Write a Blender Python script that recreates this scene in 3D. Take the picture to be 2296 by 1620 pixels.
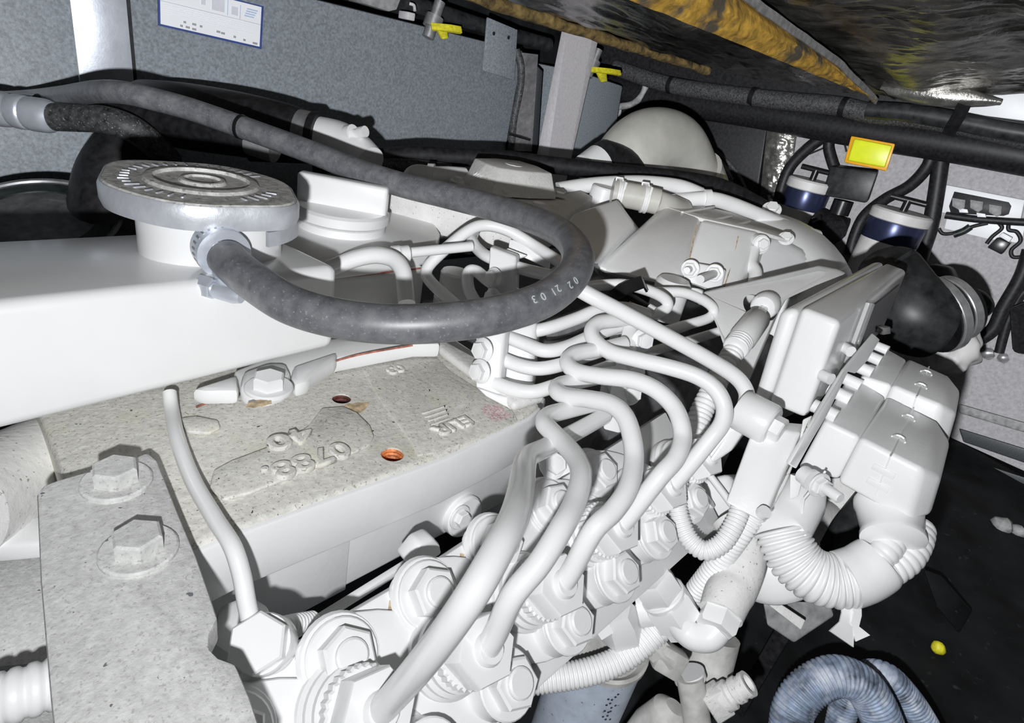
import bpy, bmesh, math, random
from mathutils import Vector, Matrix, Quaternion, noise

for o in list(bpy.data.objects):
    bpy.data.objects.remove(o)
random.seed(7)
SC = bpy.context.scene
COL = SC.collection

# ------------------------------------------------------------------ camera
# World axes: X runs along the engine away from the camera, Y across it, Z up.
F, CX, CY = 1307.0, 1148.0, 810.0          # focal length / centre in pixels of the 2296 x 1620 frame
Z0 = 0.75                                  # camera height over the bilge floor
_dn = Vector((-558, 2590, F)).normalized()
UPc = -_dn
_a = Vector((1302, -380, F))
Ac = (_a - UPc * _a.dot(UPc)).normalized()
Bc = UPc.cross(Ac)


def c2w(c):
    return Vector((Ac.dot(c), Bc.dot(c), UPc.dot(c)))


cam_d = bpy.data.cameras.new('camera')
cam = bpy.data.objects.new('camera', cam_d)
COL.objects.link(cam)
X_, Y_, Z_ = c2w(Vector((1, 0, 0))), c2w(Vector((0, -1, 0))), c2w(Vector((0, 0, -1)))
M = Matrix((X_, Y_, Z_)).transposed().to_4x4()
M.translation = Vector((0, 0, Z0))
cam.matrix_world = M
cam_d.sensor_width = 36
cam_d.lens = 36 * F / 2296
cam_d.clip_start = 0.01
cam_d.clip_end = 50
SC.camera = cam

# ------------------------------------------------------------------ world, lights, exposure
w = bpy.data.worlds.new('world')
SC.world = w
w.use_nodes = True
w.node_tree.nodes['Background'].inputs[0].default_value = (0.75, 0.85, 1.0, 1)
w.node_tree.nodes['Background'].inputs[1].default_value = 0.015


def lamp(name, loc, power, color, radius, falloff=True):
    d = bpy.data.lights.new(name, 'POINT')
    d.energy = power
    d.color = color
    d.shadow_soft_size = radius
    if falloff:
        d.use_nodes = True
        nt = d.node_tree
        em = nt.nodes['Emission']
        lf = nt.nodes.new('ShaderNodeLightFalloff')
        lf.inputs['Strength'].default_value = 1.0
        ad = nt.nodes.new('ShaderNodeMath')
        ad.operation = 'MULTIPLY_ADD'
        ad.inputs[1].default_value = 0.07
        nt.links.new(lf.outputs['Linear'], ad.inputs[0])
        nt.links.new(lf.outputs['Constant'], ad.inputs[2])
        nt.links.new(ad.outputs[0], em.inputs['Strength'])
    o = bpy.data.objects.new(name, d)
    COL.objects.link(o)
    o.location = loc
    return o


# the phone's lamp, a few centimetres below and left of its lens
FLASH = c2w(Vector((-0.016, 0.033, -0.005))) + Vector((0, 0, Z0))
lamp('phone_flash', FLASH, 36.0, (0.97, 0.985, 1.0), 0.0035)
# warm work lamp of the engine room, hung over the far end
lamp('work_lamp', Vector((0.55, -0.55, Z0 + 0.28)), 0.35, (1.0, 0.72, 0.5), 0.02, False)

SC.view_settings.view_transform = 'Standard'
SC.view_settings.look = 'None'
SC.view_settings.exposure = 0.0
SC.view_settings.gamma = 1.0
SC.view_settings.use_curve_mapping = False

# ------------------------------------------------------------------ placing helpers


def ray(px, py):
    return c2w(Vector(((px - CX) / F, (py - CY) / F, 1.0)))


O_ = Vector((0, 0, Z0))


def P(px, py, D):
    return O_ + ray(px, py) * D


def PZ(px, py, z):
    r = ray(px, py)
    return O_ + r * (z / r.z)


def PB(px, py, b):
    r = ray(px, py)
    return O_ + r * (b / r.y)


def PA(px, py, a):
    r = ray(px, py)
    return O_ + r * (a / r.x)


def W(a, b, z):
    return Vector((a, b, z + Z0))


def depth(p):
    return (p - O_).dot(c2w(Vector((0, 0, 1))))


def dA(px, py, a):
    return a / ray(px, py).x


UP = Vector((0, 0, 1))
XA = Vector((1, 0, 0))
YB = Vector((0, 1, 0))
TOCAM = -c2w(Vector((0, 0, 1)))

# ------------------------------------------------------------------ materials
MAT = {}


def mat(name, col, rough=0.45, metal=0.0, var=0.06, vscale=40.0, speck=None, speck2=None, bump=0.0, bscale=200.0,
        spec=0.5, coat=0.0, stain=None, alpha=None, trans=0.0, emit=None, coat_rough=0.15):
    m = bpy.data.materials.new(name)
    m.use_nodes = True
    nt = m.node_tree
    N, L = nt.nodes, nt.links
    b = N['Principled BSDF']
    b.inputs['Roughness'].default_value = rough
    b.inputs['Metallic'].default_value = metal
    b.inputs['Specular IOR Level'].default_value = spec
    b.inputs['Coat Weight'].default_value = coat
    b.inputs['Coat Roughness'].default_value = coat_rough
    tc = N.new('ShaderNodeTexCoord')

    def nz(scale, detail=3.0, rough_=0.6):
        n = N.new('ShaderNodeTexNoise')
        n.inputs['Scale'].default_value = scale
        n.inputs['Detail'].default_value = detail
        n.inputs['Roughness'].default_value = rough_
        L.new(tc.outputs['Object'], n.inputs['Vector'])
        return n

    def ramp(n, lo, hi):
        r = N.new('ShaderNodeMapRange')
        r.inputs['From Min'].default_value = lo
        r.inputs['From Max'].default_value = hi
        L.new(n.outputs['Fac'], r.inputs['Value'])
        return r.outputs['Result']

    def mix(fac, c1, c2):
        mx = N.new('ShaderNodeMix')
        mx.data_type = 'RGBA'
        if isinstance(fac, float):
            mx.inputs['Factor'].default_value = fac
        else:
            L.new(fac, mx.inputs['Factor'])
        for sock, c in ((mx.inputs[6], c1), (mx.inputs[7], c2)):
            if isinstance(c, tuple):
                sock.default_value = c + (1,)
            else:
                L.new(c, sock)
        return mx.outputs[2]

    d = tuple(max(0, c * (1 - 2.2 * var)) for c in col)
    u = tuple(min(1, c * (1 + 1.2 * var)) for c in col)
    cur = mix(ramp(nz(vscale), 0.3, 0.7), d, u)
    if stain:                       # (scale, lo, hi, colour)
        cur = mix(ramp(nz(stain[0], 4.0), stain[1], stain[2]), cur, stain[3])
    for s in (speck, speck2):
        if s:
            cur = mix(ramp(nz(s[0], 2.0), s[1], s[2]), cur, s[3])
    L.new(cur, b.inputs['Base Color'])
    if bump:
        bp = N.new('ShaderNodeBump')
        bp.inputs['Strength'].default_value = bump
        bp.inputs['Distance'].default_value = 0.002
        L.new(nz(bscale, 4.0).outputs['Fac'], bp.inputs['Height'])
        L.new(bp.outputs['Normal'], b.inputs['Normal'])
    if trans:
        b.inputs['Transmission Weight'].default_value = trans
    if alpha is not None:
        b.inputs['Alpha'].default_value = alpha
    if emit:
        b.inputs['Emission Color'].default_value = emit[0] + (1,)
        b.inputs['Emission Strength'].default_value = emit[1]
    MAT[name] = m
    return m


mat('white_paint', (0.80, 0.80, 0.80), 0.36, var=0.02, vscale=25, bump=0.06, bscale=300, coat=0.15)
mat('white_gloss', (0.83, 0.83, 0.83), 0.25, var=0.012, vscale=25, coat=0.25)
mat('cast_paint', (0.74, 0.735, 0.72), 0.55, var=0.04, vscale=60, bump=0.25, bscale=260,
    speck=(420, 0.66, 0.72, (0.33, 0.31, 0.28)))
mat('dusty_cast', (0.68, 0.665, 0.62), 0.75, var=0.08, vscale=240, bump=0.3, bscale=420,
    stain=(30, 0.56, 0.72, (0.62, 0.60, 0.47)),
    speck=(560, 0.60, 0.68, (0.36, 0.345, 0.30)), speck2=(210, 0.715, 0.73, (0.05, 0.05, 0.055)))
mat('dusty_plate', (0.63, 0.63, 0.615), 0.7, var=0.08, vscale=300, bump=0.25, bscale=420,
    speck=(700, 0.58, 0.70, (0.44, 0.435, 0.42)), speck2=(230, 0.725, 0.74, (0.16, 0.16, 0.18)))
mat('tank_grey', (0.235, 0.262, 0.29), 0.42, var=0.16, vscale=260, bump=0.12, bscale=420, spec=0.4)
mat('tank_grey_dark', (0.05, 0.055, 0.06), 0.5, var=0.14, vscale=260)
mat('bulkhead', (0.37, 0.36, 0.375), 0.7, var=0.10, vscale=120, speck=(150, 0.7, 0.74, (0.2, 0.2, 0.21)))
mat('pillar_paint', (0.56, 0.54, 0.56), 0.6, var=0.06, vscale=150)
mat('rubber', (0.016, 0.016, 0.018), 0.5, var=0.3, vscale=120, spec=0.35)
mat('rubber_dusty', (0.06, 0.06, 0.062), 0.55, var=0.35, vscale=180, speck=(520, 0.62, 0.7, (0.30, 0.30, 0.30)), spec=0.4)
mat('hose_grey', (0.155, 0.158, 0.172), 0.42, var=0.15, vscale=200, spec=0.6,
    stain=(90, 0.45, 0.85, (0.25, 0.255, 0.265)), speck=(800, 0.64, 0.72, (0.34, 0.34, 0.35)), coat=0.55, coat_rough=0.42)
mat('black_plastic', (0.014, 0.014, 0.015), 0.3, var=0.2, vscale=60, spec=0.5)
mat('black_shell', (0.03, 0.031, 0.033), 0.42, var=0.3, vscale=50, spec=0.4)
mat('aluminium', (0.72, 0.76, 0.84), 0.38, 0.55, var=0.06, vscale=50, bump=0.1, bscale=150)
mat('cap_side', (0.72, 0.74, 0.79), 0.42, 0.5, var=0.08, vscale=60, bump=0.15, bscale=160)
mat('cap_top', (0.72, 0.71, 0.69), 0.65, 0.15, var=0.16, vscale=200, bump=0.2, bscale=300,
    speck=(330, 0.58, 0.68, (0.36, 0.35, 0.34)))
mat('steel', (0.62, 0.62, 0.63), 0.32, 0.7, var=0.1, vscale=80)
mat('dull_steel', (0.33, 0.33, 0.34), 0.45, 0.6, var=0.15, vscale=80)
mat('foil_dark', (0.34, 0.33, 0.32), 0.26, 0.9, var=0.35, vscale=14, bump=0.7, bscale=70)
mat('foil_silver', (0.50, 0.485, 0.46), 0.30, 0.9, var=0.35, vscale=10, bump=0.8, bscale=130)
mat('pink_stain', (0.66, 0.46, 0.45), 0.7, var=0.2, vscale=300, speck=(600, 0.5, 0.6, (0.72, 0.68, 0.66)))
mat('foil_bright', (0.62, 0.61, 0.58), 0.3, 0.85, var=0.2, vscale=30, bump=0.8, bscale=120)
mat('foam_yellow', (0.62, 0.36, 0.05), 0.9, var=0.25, vscale=60, bump=0.8, bscale=90,
    stain=(14, 0.52, 0.62, (0.10, 0.085, 0.06)))
mat('foam_brown', (0.22, 0.15, 0.05), 0.9, var=0.4, vscale=40, bump=0.6, bscale=90)
mat('pvc', (0.55, 0.54, 0.50), 0.4, var=0.05, vscale=30, coat=0.2)
mat('dark_floor', (0.008, 0.009, 0.010), 0.7, var=0.5, vscale=9, spec=0.2, speck=(60, 0.68, 0.74, (0.03, 0.032, 0.034)))
mat('dark_green', (0.016, 0.024, 0.021), 0.4, var=0.4, vscale=80)
mat('sticker_white', (0.80, 0.81, 0.84), 0.45, var=0.01)
mat('sticker_blue', (0.03, 0.06, 0.22), 0.5, var=0.1)
mat('print_blue', (0.45, 0.55, 0.75), 0.5, var=0.1)
mat('print_grey', (0.30, 0.30, 0.33), 0.6, var=0.2)
mat('print_faint', (0.62, 0.63, 0.68), 0.6, var=0.05)
mat('print_dark', (0.04, 0.05, 0.08), 0.6, var=0.1)
mat('print_white', (0.62, 0.66, 0.66), 0.6, var=0.05)
mat('rust_orange', (0.75, 0.24, 0.08), 0.6, 0.2, var=0.3, vscale=300)
mat('rust_dark', (0.10, 0.025, 0.02), 0.7, var=0.4, vscale=300)
mat('rust_stain', (0.58, 0.45, 0.29), 0.8, var=0.3, vscale=200)
mat('rust_line', (0.42, 0.16, 0.12), 0.8, var=0.3, vscale=200)
mat('yellow_lid', (0.80, 0.88, 0.03), 0.35, var=0.03)
mat('orange_rim', (0.9, 0.42, 0.02), 0.4, var=0.05)
mat('yellow_handle', (0.72, 0.66, 0.03), 0.5, var=0.15, vscale=150)
mat('blue_band', (0.045, 0.055, 0.12), 0.3, 0.6, var=0.05)
mat('filter_white', (0.66, 0.65, 0.65), 0.5, var=0.04)
mat('canister_blue', (0.50, 0.56, 0.66), 0.5, var=0.07, vscale=80, speck=(220, 0.68, 0.72, (0.2, 0.22, 0.26)))
mat('blue_hose', (0.25, 0.31, 0.42), 0.5, var=0.4, vscale=40, stain=(35, 0.5, 0.7, (0.52, 0.55, 0.62)))
mat('grey_pipe', (0.55, 0.54, 0.52), 0.55, var=0.15, vscale=50)
mat('shaded_casting', (0.14, 0.14, 0.145), 0.6, var=0.2, vscale=60)  # dark base colour paints the shade on the white lower casting
mat('dim_grey', (0.30, 0.30, 0.30), 0.6, var=0.2, vscale=60)
mat('clear_plastic', (0.85, 0.86, 0.86), 0.12, var=0.01, alpha=0.45)
mat('pink_print', (0.75, 0.42, 0.38), 0.5, var=0.2, vscale=200)
mat('conduit_white', (0.80, 0.80, 0.80), 0.42, var=0.02, coat=0.2)

# ------------------------------------------------------------------ mesh helpers
WORLD = {}


def mesh_from(verts, faces, smooth=True, angle=38.0, recalc=True):
    bm = bmesh.new()
    vs = [bm.verts.new(v) for v in verts]
    for f in faces:
        try:
            bm.faces.new([vs[i] for i in f])
        except ValueError:
            pass
    return bm_mesh(bm, smooth, angle, recalc)


def bm_mesh(bm, smooth=True, angle=38.0, recalc=True):
    if recalc:
        bmesh.ops.recalc_face_normals(bm, faces=bm.faces)
    me = bpy.data.meshes.new('mesh')
    bm.to_mesh(me)
    bm.free()
    if smooth:
        me.polygons.foreach_set('use_smooth', [True] * len(me.polygons))
        me.set_sharp_from_angle(angle=math.radians(angle))
    me.update()
    return me


def place(name, me, material, parent=None, loc=None, rot=None):
    """link a mesh whose vertices are in world space (loc None) or local space (loc given)"""
    me.name = name
    if not me.materials:
        me.materials.append(MAT[material])
    o = bpy.data.objects.new(name, me)
    COL.objects.link(o)
    if loc is None:
        n = len(me.vertices)
        lo = Vector((1e9,) * 3)
        hi = Vector((-1e9,) * 3)
        for v in me.vertices:
            for i in range(3):
                lo[i] = min(lo[i], v.co[i])
                hi[i] = max(hi[i], v.co[i])
        loc = Vector(((lo.x + hi.x) / 2, (lo.y + hi.y) / 2, lo.z))
        me.transform(Matrix.Translation(-loc))
    WORLD[o.name] = Vector(loc)
    o.location = loc
    if rot is not None:
        o.rotation_mode = 'QUATERNION'
        o.rotation_quaternion = rot
    if parent is not None:
        o.parent = parent
        o.location = Vector(loc) - WORLD[parent.name]
    return o


def thing(name, label, cat, group=None, kind=None):
    o = bpy.data.objects.new(name, None)
    o.empty_display_size = 0.02
    COL.objects.link(o)
    WORLD[o.name] = Vector((0, 0, 0))
    return tag(o, label, cat, group, kind)


def tag(o, label, cat, group=None, kind=None):
    o['label'] = label
    o['category'] = cat
    if group:
        o['group'] = group
    if kind:
        o['kind'] = kind
    return o


def struct(o):
    o['kind'] = 'structure'
    return o


def settle():
    """move every Empty to the base of the parts it carries"""
    bpy.context.view_layer.update()
    for o in list(COL.objects):
        if o.type == 'EMPTY' and o.parent is None:
            lo = Vector((1e9,) * 3)
            hi = Vector((-1e9,) * 3)
            for c in o.children_recursive:
                if c.type == 'MESH':
                    for k in c.bound_box:
                        p = c.matrix_world @ Vector(k)
                        for i in range(3):
                            lo[i] = min(lo[i], p[i])
                            hi[i] = max(hi[i], p[i])
            if lo.x > 1e8:
                continue
            base = Vector(((lo.x + hi.x) / 2, (lo.y + hi.y) / 2, lo.z))
            sh = base - o.location
            o.location = base
            for c in o.children:
                c.location = c.location - sh


def bevel(bm, w_, seg=2, ang=25.0):
    if w_ <= 0:
        return
    es = [e for e in bm.edges if len(e.link_faces) == 2 and e.calc_face_angle(0) > math.radians(ang)]
    bmesh.ops.bevel(bm, geom=es, offset=w_, segments=seg, profile=0.5, affect='EDGES', clamp_overlap=True)


def loft_bm(sections, cap=True):
    bm = bmesh.new()
    rows = [[bm.verts.new(v) for v in s] for s in sections]
    n = len(rows[0])
    for a, b in zip(rows, rows[1:]):
        for i in range(n):
            j = (i + 1) % n
            bm.faces.new((a[i], a[j], b[j], b[i]))
    if cap:
        bm.faces.new(rows[0][::-1])
        bm.faces.new(rows[-1])
    bmesh.ops.recalc_face_normals(bm, faces=bm.faces)
    return bm


def loft(sections, bev=0.0, seg=2, smooth=True, angle=38.0):
    bm = loft_bm(sections)
    bevel(bm, bev, seg)
    return bm_mesh(bm, smooth, angle)


def hexa(near, Dn, far, Df, bev=0.002, seg=2):
    """box between two quads of pixels, each corner at its depth"""
    dn = Dn if isinstance(Dn, (list, tuple)) else [Dn] * len(near)
    df = Df if isinstance(Df, (list, tuple)) else [Df] * len(far)
    return loft([[P(x, y, d) for (x, y), d in zip(near, dn)], [P(x, y, d) for (x, y), d in zip(far, df)]], bev, seg)


def slab(pts, vec, bev=0.0, seg=2):
    """prism: world polygon pts pushed along vec"""
    v = Vector(vec)
    return loft([[Vector(p) for p in pts], [Vector(p) + v for p in pts]], bev, seg)


def box(c0, c1, bev=0.0, seg=2):
    a, b = Vector(c0), Vector(c1)
    q = [Vector((a.x, a.y, a.z)), Vector((b.x, a.y, a.z)), Vector((b.x, b.y, a.z)), Vector((a.x, b.y, a.z))]
    return slab(q, (0, 0, b.z - a.z), bev, seg)


def obox(c, ax, ay, az, sx, sy, sz, bev=0.0, seg=2):
    """oriented box: centre c, axis directions, full sizes"""
    c = Vector(c)
    ax, ay, az = Vector(ax).normalized() * sx / 2, Vector(ay).normalized() * sy / 2, Vector(az).normalized() * sz / 2
    q = [c - ax - ay - az, c + ax - ay - az, c + ax + ay - az, c - ax + ay - az]
    return slab(q, az * 2, bev, seg)


def smooth_path(pts, n=8):
    """Catmull-Rom through (Vector, radius) pairs"""
    out = []
    m = len(pts)
    for i in range(m - 1):
        p0, p1, p2, p3 = pts[max(0, i - 1)], pts[i], pts[i + 1], pts[min(m - 1, i + 2)]
        for k in range(n):
            t = k / n
            t2, t3 = t * t, t * t * t

            def f(a, b, c, d):
                return 0.5 * ((2 * b) + (-a + c) * t + (2 * a - 5 * b + 4 * c - d) * t2 + (-a + 3 * b - 3 * c + d) * t3)
            out.append((f(p0[0], p1[0], p2[0], p3[0]), f(p0[1], p1[1], p2[1], p3[1])))
    out.append(pts[-1])
    return out


def resample(path, step):
    out = [path[0]]
    acc = 0.0
    for (a, ra), (b, rb) in zip(path, path[1:]):
        L = (b - a).length
        if L < 1e-9:
            continue
        pos = step - acc
        while pos <= L:
            t = pos / L
            out.append((a.lerp(b, t), ra + (rb - ra) * t))
            pos += step
        acc = (acc + L) % step if L >= step - acc else acc + L
    return out


def frames(path):
    ps = [p for p, _ in path]
    n = len(ps)
    T = []
    for i in range(n):
        d = ps[min(n - 1, i + 1)] - ps[max(0, i - 1)]
        T.append(d.normalized() if d.length > 1e-9 else Vector((0, 0, 1)))
    ref = Vector((0, 0, 1)) if abs(T[0].z) < 0.9 else Vector((1, 0, 0))
    Nn = [(ref - T[0] * ref.dot(T[0])).normalized()]
    for i in range(1, n):
        q = T[i - 1].rotation_difference(T[i])
        v = q @ Nn[-1]
        v = (v - T[i] * v.dot(T[i])).normalized()
        Nn.append(v)
    return ps, T, Nn


def sweep(path, seg=16, cap=True):
    ps, T, Nn = frames(path)
    verts, faces = [], []
    for (p, r), t, n in zip(path, T, Nn):
        b = t.cross(n)
        for k in range(seg):
            a = 2 * math.pi * k / seg
            verts.append(p + (n * math.cos(a) + b * math.sin(a)) * r)
    m = len(path)
    for i in range(m - 1):
        for k in range(seg):
            k2 = (k + 1) % seg
            faces.append((i * seg + k, i * seg + k2, (i + 1) * seg + k2, (i + 1) * seg + k))
    if cap:
        faces.append(tuple(range(seg))[::-1])
        faces.append(tuple((m - 1) * seg + k for k in range(seg)))
    return mesh_from(verts, faces, True, 50)


def pxpath(pts, r):
    """[(px, py, D), ...] -> path with constant radius r (or a 4th value per point)"""
    return [(P(q[0], q[1], q[2]), q[3] if len(q) > 3 else r) for q in pts]


def tube(pts, r, seg=16, n=8):
    return sweep(smooth_path(pxpath(pts, r), n), seg)


def wtube(pts, r, seg=16, n=8):
    return sweep(smooth_path([(Vector(p), r) for p in pts], n), seg)


def corr(pts, r, pitch, amp=0.10, seg=20, world=False):
    """corrugated conduit along pixel points"""
    base = smooth_path(pts if world else pxpath(pts, r), 10)
    fine = resample(base, pitch / 6.0)
    prof = [0.0, 0.85, 1.0, 1.0, 0.85, 0.0]
    out = []
    for i, (p, rr) in enumerate(fine):
        out.append((p, rr * (1 - amp + amp * prof[i % 6])))
    return sweep(out, seg)


def lathe(c, d, prof, seg=32, rfun=None, spin=0.0, cap=True):
    """profile [(radius, height), ...] turned about direction d from point c"""
    d = Vector(d).normalized()
    ref = Vector((0, 0, 1)) if abs(d.z) < 0.9 else Vector((1, 0, 0))
    n = (ref - d * ref.dot(d)).normalized()
    b = d.cross(n)
    verts, faces = [], []
    for r, h in prof:
        for k in range(seg):
            a = 2 * math.pi * k / seg + spin
            q = rfun(a, r, h) if rfun else r
            verts.append(Vector(c) + d * h + (n * math.cos(a) + b * math.sin(a)) * q)
    m = len(prof)
    for i in range(m - 1):
        for k in range(seg):
            k2 = (k + 1) % seg
            faces.append((i * seg + k, i * seg + k2, (i + 1) * seg + k2, (i + 1) * seg + k))
    if cap:
        faces.append(tuple(range(seg)))
        faces.append(tuple((m - 1) * seg + k for k in range(seg)))
    return mesh_from(verts, faces, True, 35)


def join(mes):
    bm = bmesh.new()
    for me in mes:
        bm.from_mesh(me)
    out = bpy.data.meshes.new('mesh')
    bm.to_mesh(out)
    bm.free()
    out.polygons.foreach_set('use_smooth', [True] * len(out.polygons))
    out.set_sharp_from_angle(angle=math.radians(36))
    return out


_B = {}


def bolt_mesh(kind, r, material):
    """hex head (corner radius r) on a washer, pointing along +Z; kind: bolt | nut | flange"""
    key = (kind, round(r, 5), material)
    if key in _B:
        return _B[key]
    o, z = Vector((0, 0, 0)), Vector((0, 0, 1))
    parts = []
    if kind == 'bolt':
        parts.append(lathe(o, z, [(r * 1.5, 0), (r * 1.5, r * 0.16), (r * 1.42, r * 0.24)], 28))
        parts.append(lathe(o, z, [(r, r * 0.2), (r, r * 0.95), (r * 0.88, r * 1.05)], 6))
    elif kind == 'flange':
        parts.append(lathe(o, z, [(r * 1.38, 0), (r * 1.38, r * 0.12), (r * 0.95, r * 0.42)], 28))
        parts.append(lathe(o, z, [(r, r * 0.2), (r, r * 0.95), (r * 0.9, r * 1.04)], 6))
        parts.append(lathe(o, z, [(r * 0.62, r * 1.0), (r * 0.62, r * 1.07), (r * 0.56, r * 1.09)], 20))
    elif kind == 'nut':
        parts.append(lathe(o, z, [(r * 1.32, 0), (r * 1.32, r * 0.14), (r * 1.26, r * 0.2)], 30))
        parts.append(lathe(o, z, [(r, r * 0.18), (r, r * 0.78), (r * 0.9, r * 0.87)], 6))
        parts.append(lathe(o, z, [(r * 0.58, r * 0.8), (r * 0.58, r * 1.02), (r * 0.5, r * 1.08)], 22))
    me = join(parts)
    me.materials.append(MAT[material])
    _B[key] = me
    return me


def bolt(p, d, r, parent, kind='bolt', material='white_paint', spin=0.0, name=None):
    q = Vector((0, 0, 1)).rotation_difference(Vector(d).normalized()) @ Quaternion((0, 0, 1), spin)
    return place(name or ('nut' if kind == 'nut' else 'bolt'), bolt_mesh(kind, r, material), material, parent, Vector(p), q)


def text_mesh(s, size, depth_, bevel_=0.0):
    c = bpy.data.curves.new('t', 'FONT')
    c.body = s
    c.size = size
    c.extrude = depth_
    c.bevel_depth = bevel_
    c.bevel_resolution = 1
    c.align_x = 'CENTER'
    c.align_y = 'CENTER'
    o = bpy.data.objects.new('t', c)
    COL.objects.link(o)
    bpy.context.view_layer.update()
    me = bpy.data.meshes.new_from_object(o.evaluated_get(bpy.context.evaluated_depsgraph_get()))
    bpy.data.objects.remove(o)
    me.materials.clear()
    return me


def put_text(s, size, depth_, c, xdir, ydir, material, parent, name='lettering', bevel_=0.0, sx=1.0):
    me = text_mesh(s, size, depth_, bevel_)
    x = Vector(xdir).normalized()
    y = Vector(ydir)
    y = (y - x * y.dot(x)).normalized()
    z = x.cross(y)
    m = Matrix((x * sx, y, z)).transposed().to_4x4()
    m.translation = Vector(c)
    me.transform(m)
    return place(name, me, material, parent)


def ribbon(pts, wvec, th):
    """thin strap with thickness through world points; wvec = width vector(s)"""
    secs = []
    n = len(pts)
    for i, p in enumerate(pts):
        p = Vector(p)
        t = (Vector(pts[min(n - 1, i + 1)]) - Vector(pts[max(0, i - 1)])).normalized()
        wv = Vector(wvec[i] if isinstance(wvec, list) else wvec)
        nn = t.cross(wv).normalized() * th / 2
        secs.append([p - wv / 2 - nn, p + wv / 2 - nn, p + wv / 2 + nn, p - wv / 2 + nn])
    return loft(secs)


def sheet(fn, nu, nv, th=0.0):
    """closed grid sheet: fn(u, v) -> point; th = thickness along -Z"""
    verts, faces = [], []
    for j in range(nv + 1):
        for i in range(nu + 1):
            verts.append(fn(i / nu, j / nv))
    for j in range(nv):
        for i in range(nu):
            a = j * (nu + 1) + i
            faces.append((a, a + 1, a + nu + 2, a + nu + 1))
    me = mesh_from(verts, faces, True, 180, True)
    return me

# ================================================================== THE SETTING
def fn(p, s):
    return noise.noise(Vector(p) * s)


FLOOR_Z = -0.75
def floor_pt(u, v):
    x, y = -0.6 + 3.0 * u, -1.6 + 3.2 * v
    return W(x, y, FLOOR_Z + 0.012 * fn((x, y, 3), 6) + 0.03 * fn((x, y, 1), 2.0))
struct(place('floor', sheet(floor_pt, 60, 60), 'dark_floor'))
BULK_A = 2.15
def onw(pts, off):
    """pixel points held `off` in front of the far bulkhead -> (px, py, D)"""
    return [(q[0], q[1], dA(q[0], q[1], BULK_A - (q[2] if len(q) > 2 else off))) for q in pts]
def whex(near, offn, far, offf, bev=0.004):
    return hexa(near, [dA(x, y, BULK_A - offn) for x, y in near], far, [dA(x, y, BULK_A - offf) for x, y in far], bev)
struct(place('wall_far', box(W(BULK_A, -1.7, FLOOR_Z), W(BULK_A + 0.04, 1.7, 0.45)), 'bulkhead'))
struct(place('wall_left', box(W(-0.7, 1.62, FLOOR_Z), W(2.2, 1.66, 0.45)), 'dark_floor'))
struct(place('wall_right', box(W(-0.7, -1.66, FLOOR_Z), W(2.2, -1.62, 0.45)), 'dark_floor'))
struct(place('ceiling', box(W(-0.7, -1.65, 0.42), W(2.2, 1.65, 0.45)), 'rubber'))

struct(place('trim_1', box(W(1.99, -1.6, 0.078), W(2.03, 1.6, 0.42)), 'rubber'))
# ---- foil faced insulation hung under the deck
def foil(u0, u1, v0, v1, z, sag, seed, sl=0.0):
    def f(u, v):
        a, b = u0 + (u1 - u0) * u, v0 + (v1 - v0) * v
        w_ = math.sin(math.pi * min(1, max(0, u))) * math.sin(math.pi * v)
        k = 0.012 * fn((a, b * 1.5, seed), 5) + 0.008 * fn((a * 1.3, b * 5, seed + 4), 9) + 0.0035 * abs(fn((a * 5, b, seed + 9), 16))
        return W(a, b, z - sag * w_ + k + sl * v)
    return sheet(f, 90, 60)

ins = thing('insulation_panel', 'dark foil insulation panel with brown frayed edge above the fuel tanks', 'insulation')
place('foil_sheet', foil(-0.3, 1.86, 0.455, 1.0, 0.112, 0.0, 2.0), 'foil_dark', ins)
def fray(u, v):
    a = -0.3 + 2.16 * u
    t = v * 2 * math.pi
    r = 0.012 + 0.006 * fn((a, t, 5), 14)
    return W(a, 1.0 + r * math.cos(t) * 1.1 + 0.01 * fn((a, 0, 0), 4), 0.105 + r * math.sin(t))
place('frayed_edge', sheet(fray, 120, 10), 'foam_brown', ins)
def foamf(u, v):
    a = 0.30 + 1.36 * u
    zt = 0.165 - 0.058 * u - 0.02 * max(0, u - 0.75) * 4
    h0 = 0.088 + 0.008 * u
    t = v
    bulge = 0.022 * math.sin(math.pi * v) * (1 - 0.6 * u)
    k = 0.006 * fn((a, v * 0.3, 2), 22)
    return W(a, 0.452 - bulge + k, h0 + (zt - h0) * t + 0.5 * k)
place('foam_edge', sheet(foamf, 110, 12), 'foam_yellow', ins)
place('lip', ribbon([W(0.30 + 1.36 * i / 30, 0.446, (0.165 - 0.058 * i / 30 - 0.08 * max(0, i / 30 - 0.75)) + 0.004 + 0.002 * fn((i, 1, 1), .7)) for i in range(31)],
                    (0, 0, 0.012), 0.004), 'dim_grey', ins)

ins2 = thing('insulation_panel', 'sagging crumpled silver foil insulation panel right of the yellow foam edge', 'insulation')
def foil2(u, v):
    a, b = 0.2 + 1.68 * u, 0.68 - 2.1 * v
    crease = 0.03 * math.sin(9 * b + 2.5 * a) * math.sin(math.pi * u) * 0.5
    k = 0.020 * fn((a * 1.2, b * 2.2, 1), 4) + 0.010 * fn((a * 3, b * 1.0, 7), 7) + 0.010 * abs(fn((a * 9, b * 1.6 + 1.2 * a, 3), 5)) + 0.007 * abs(fn((a * 5 + b, b * 4, 8), 9))
    end = 0.02 * max(0, (u - 0.9) / 0.1) ** 2
    lift = 0.055 * u * min(1.0, max(0.0, (0.40 - b) / 0.2))
    return W(a, b, 0.185 - 0.045 * u + crease * (1 - u) + k * (1 - 0.4 * u) - end + lift)
place('foil_sheet', sheet(foil2, 280, 200), 'foil_silver', ins2)
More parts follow.
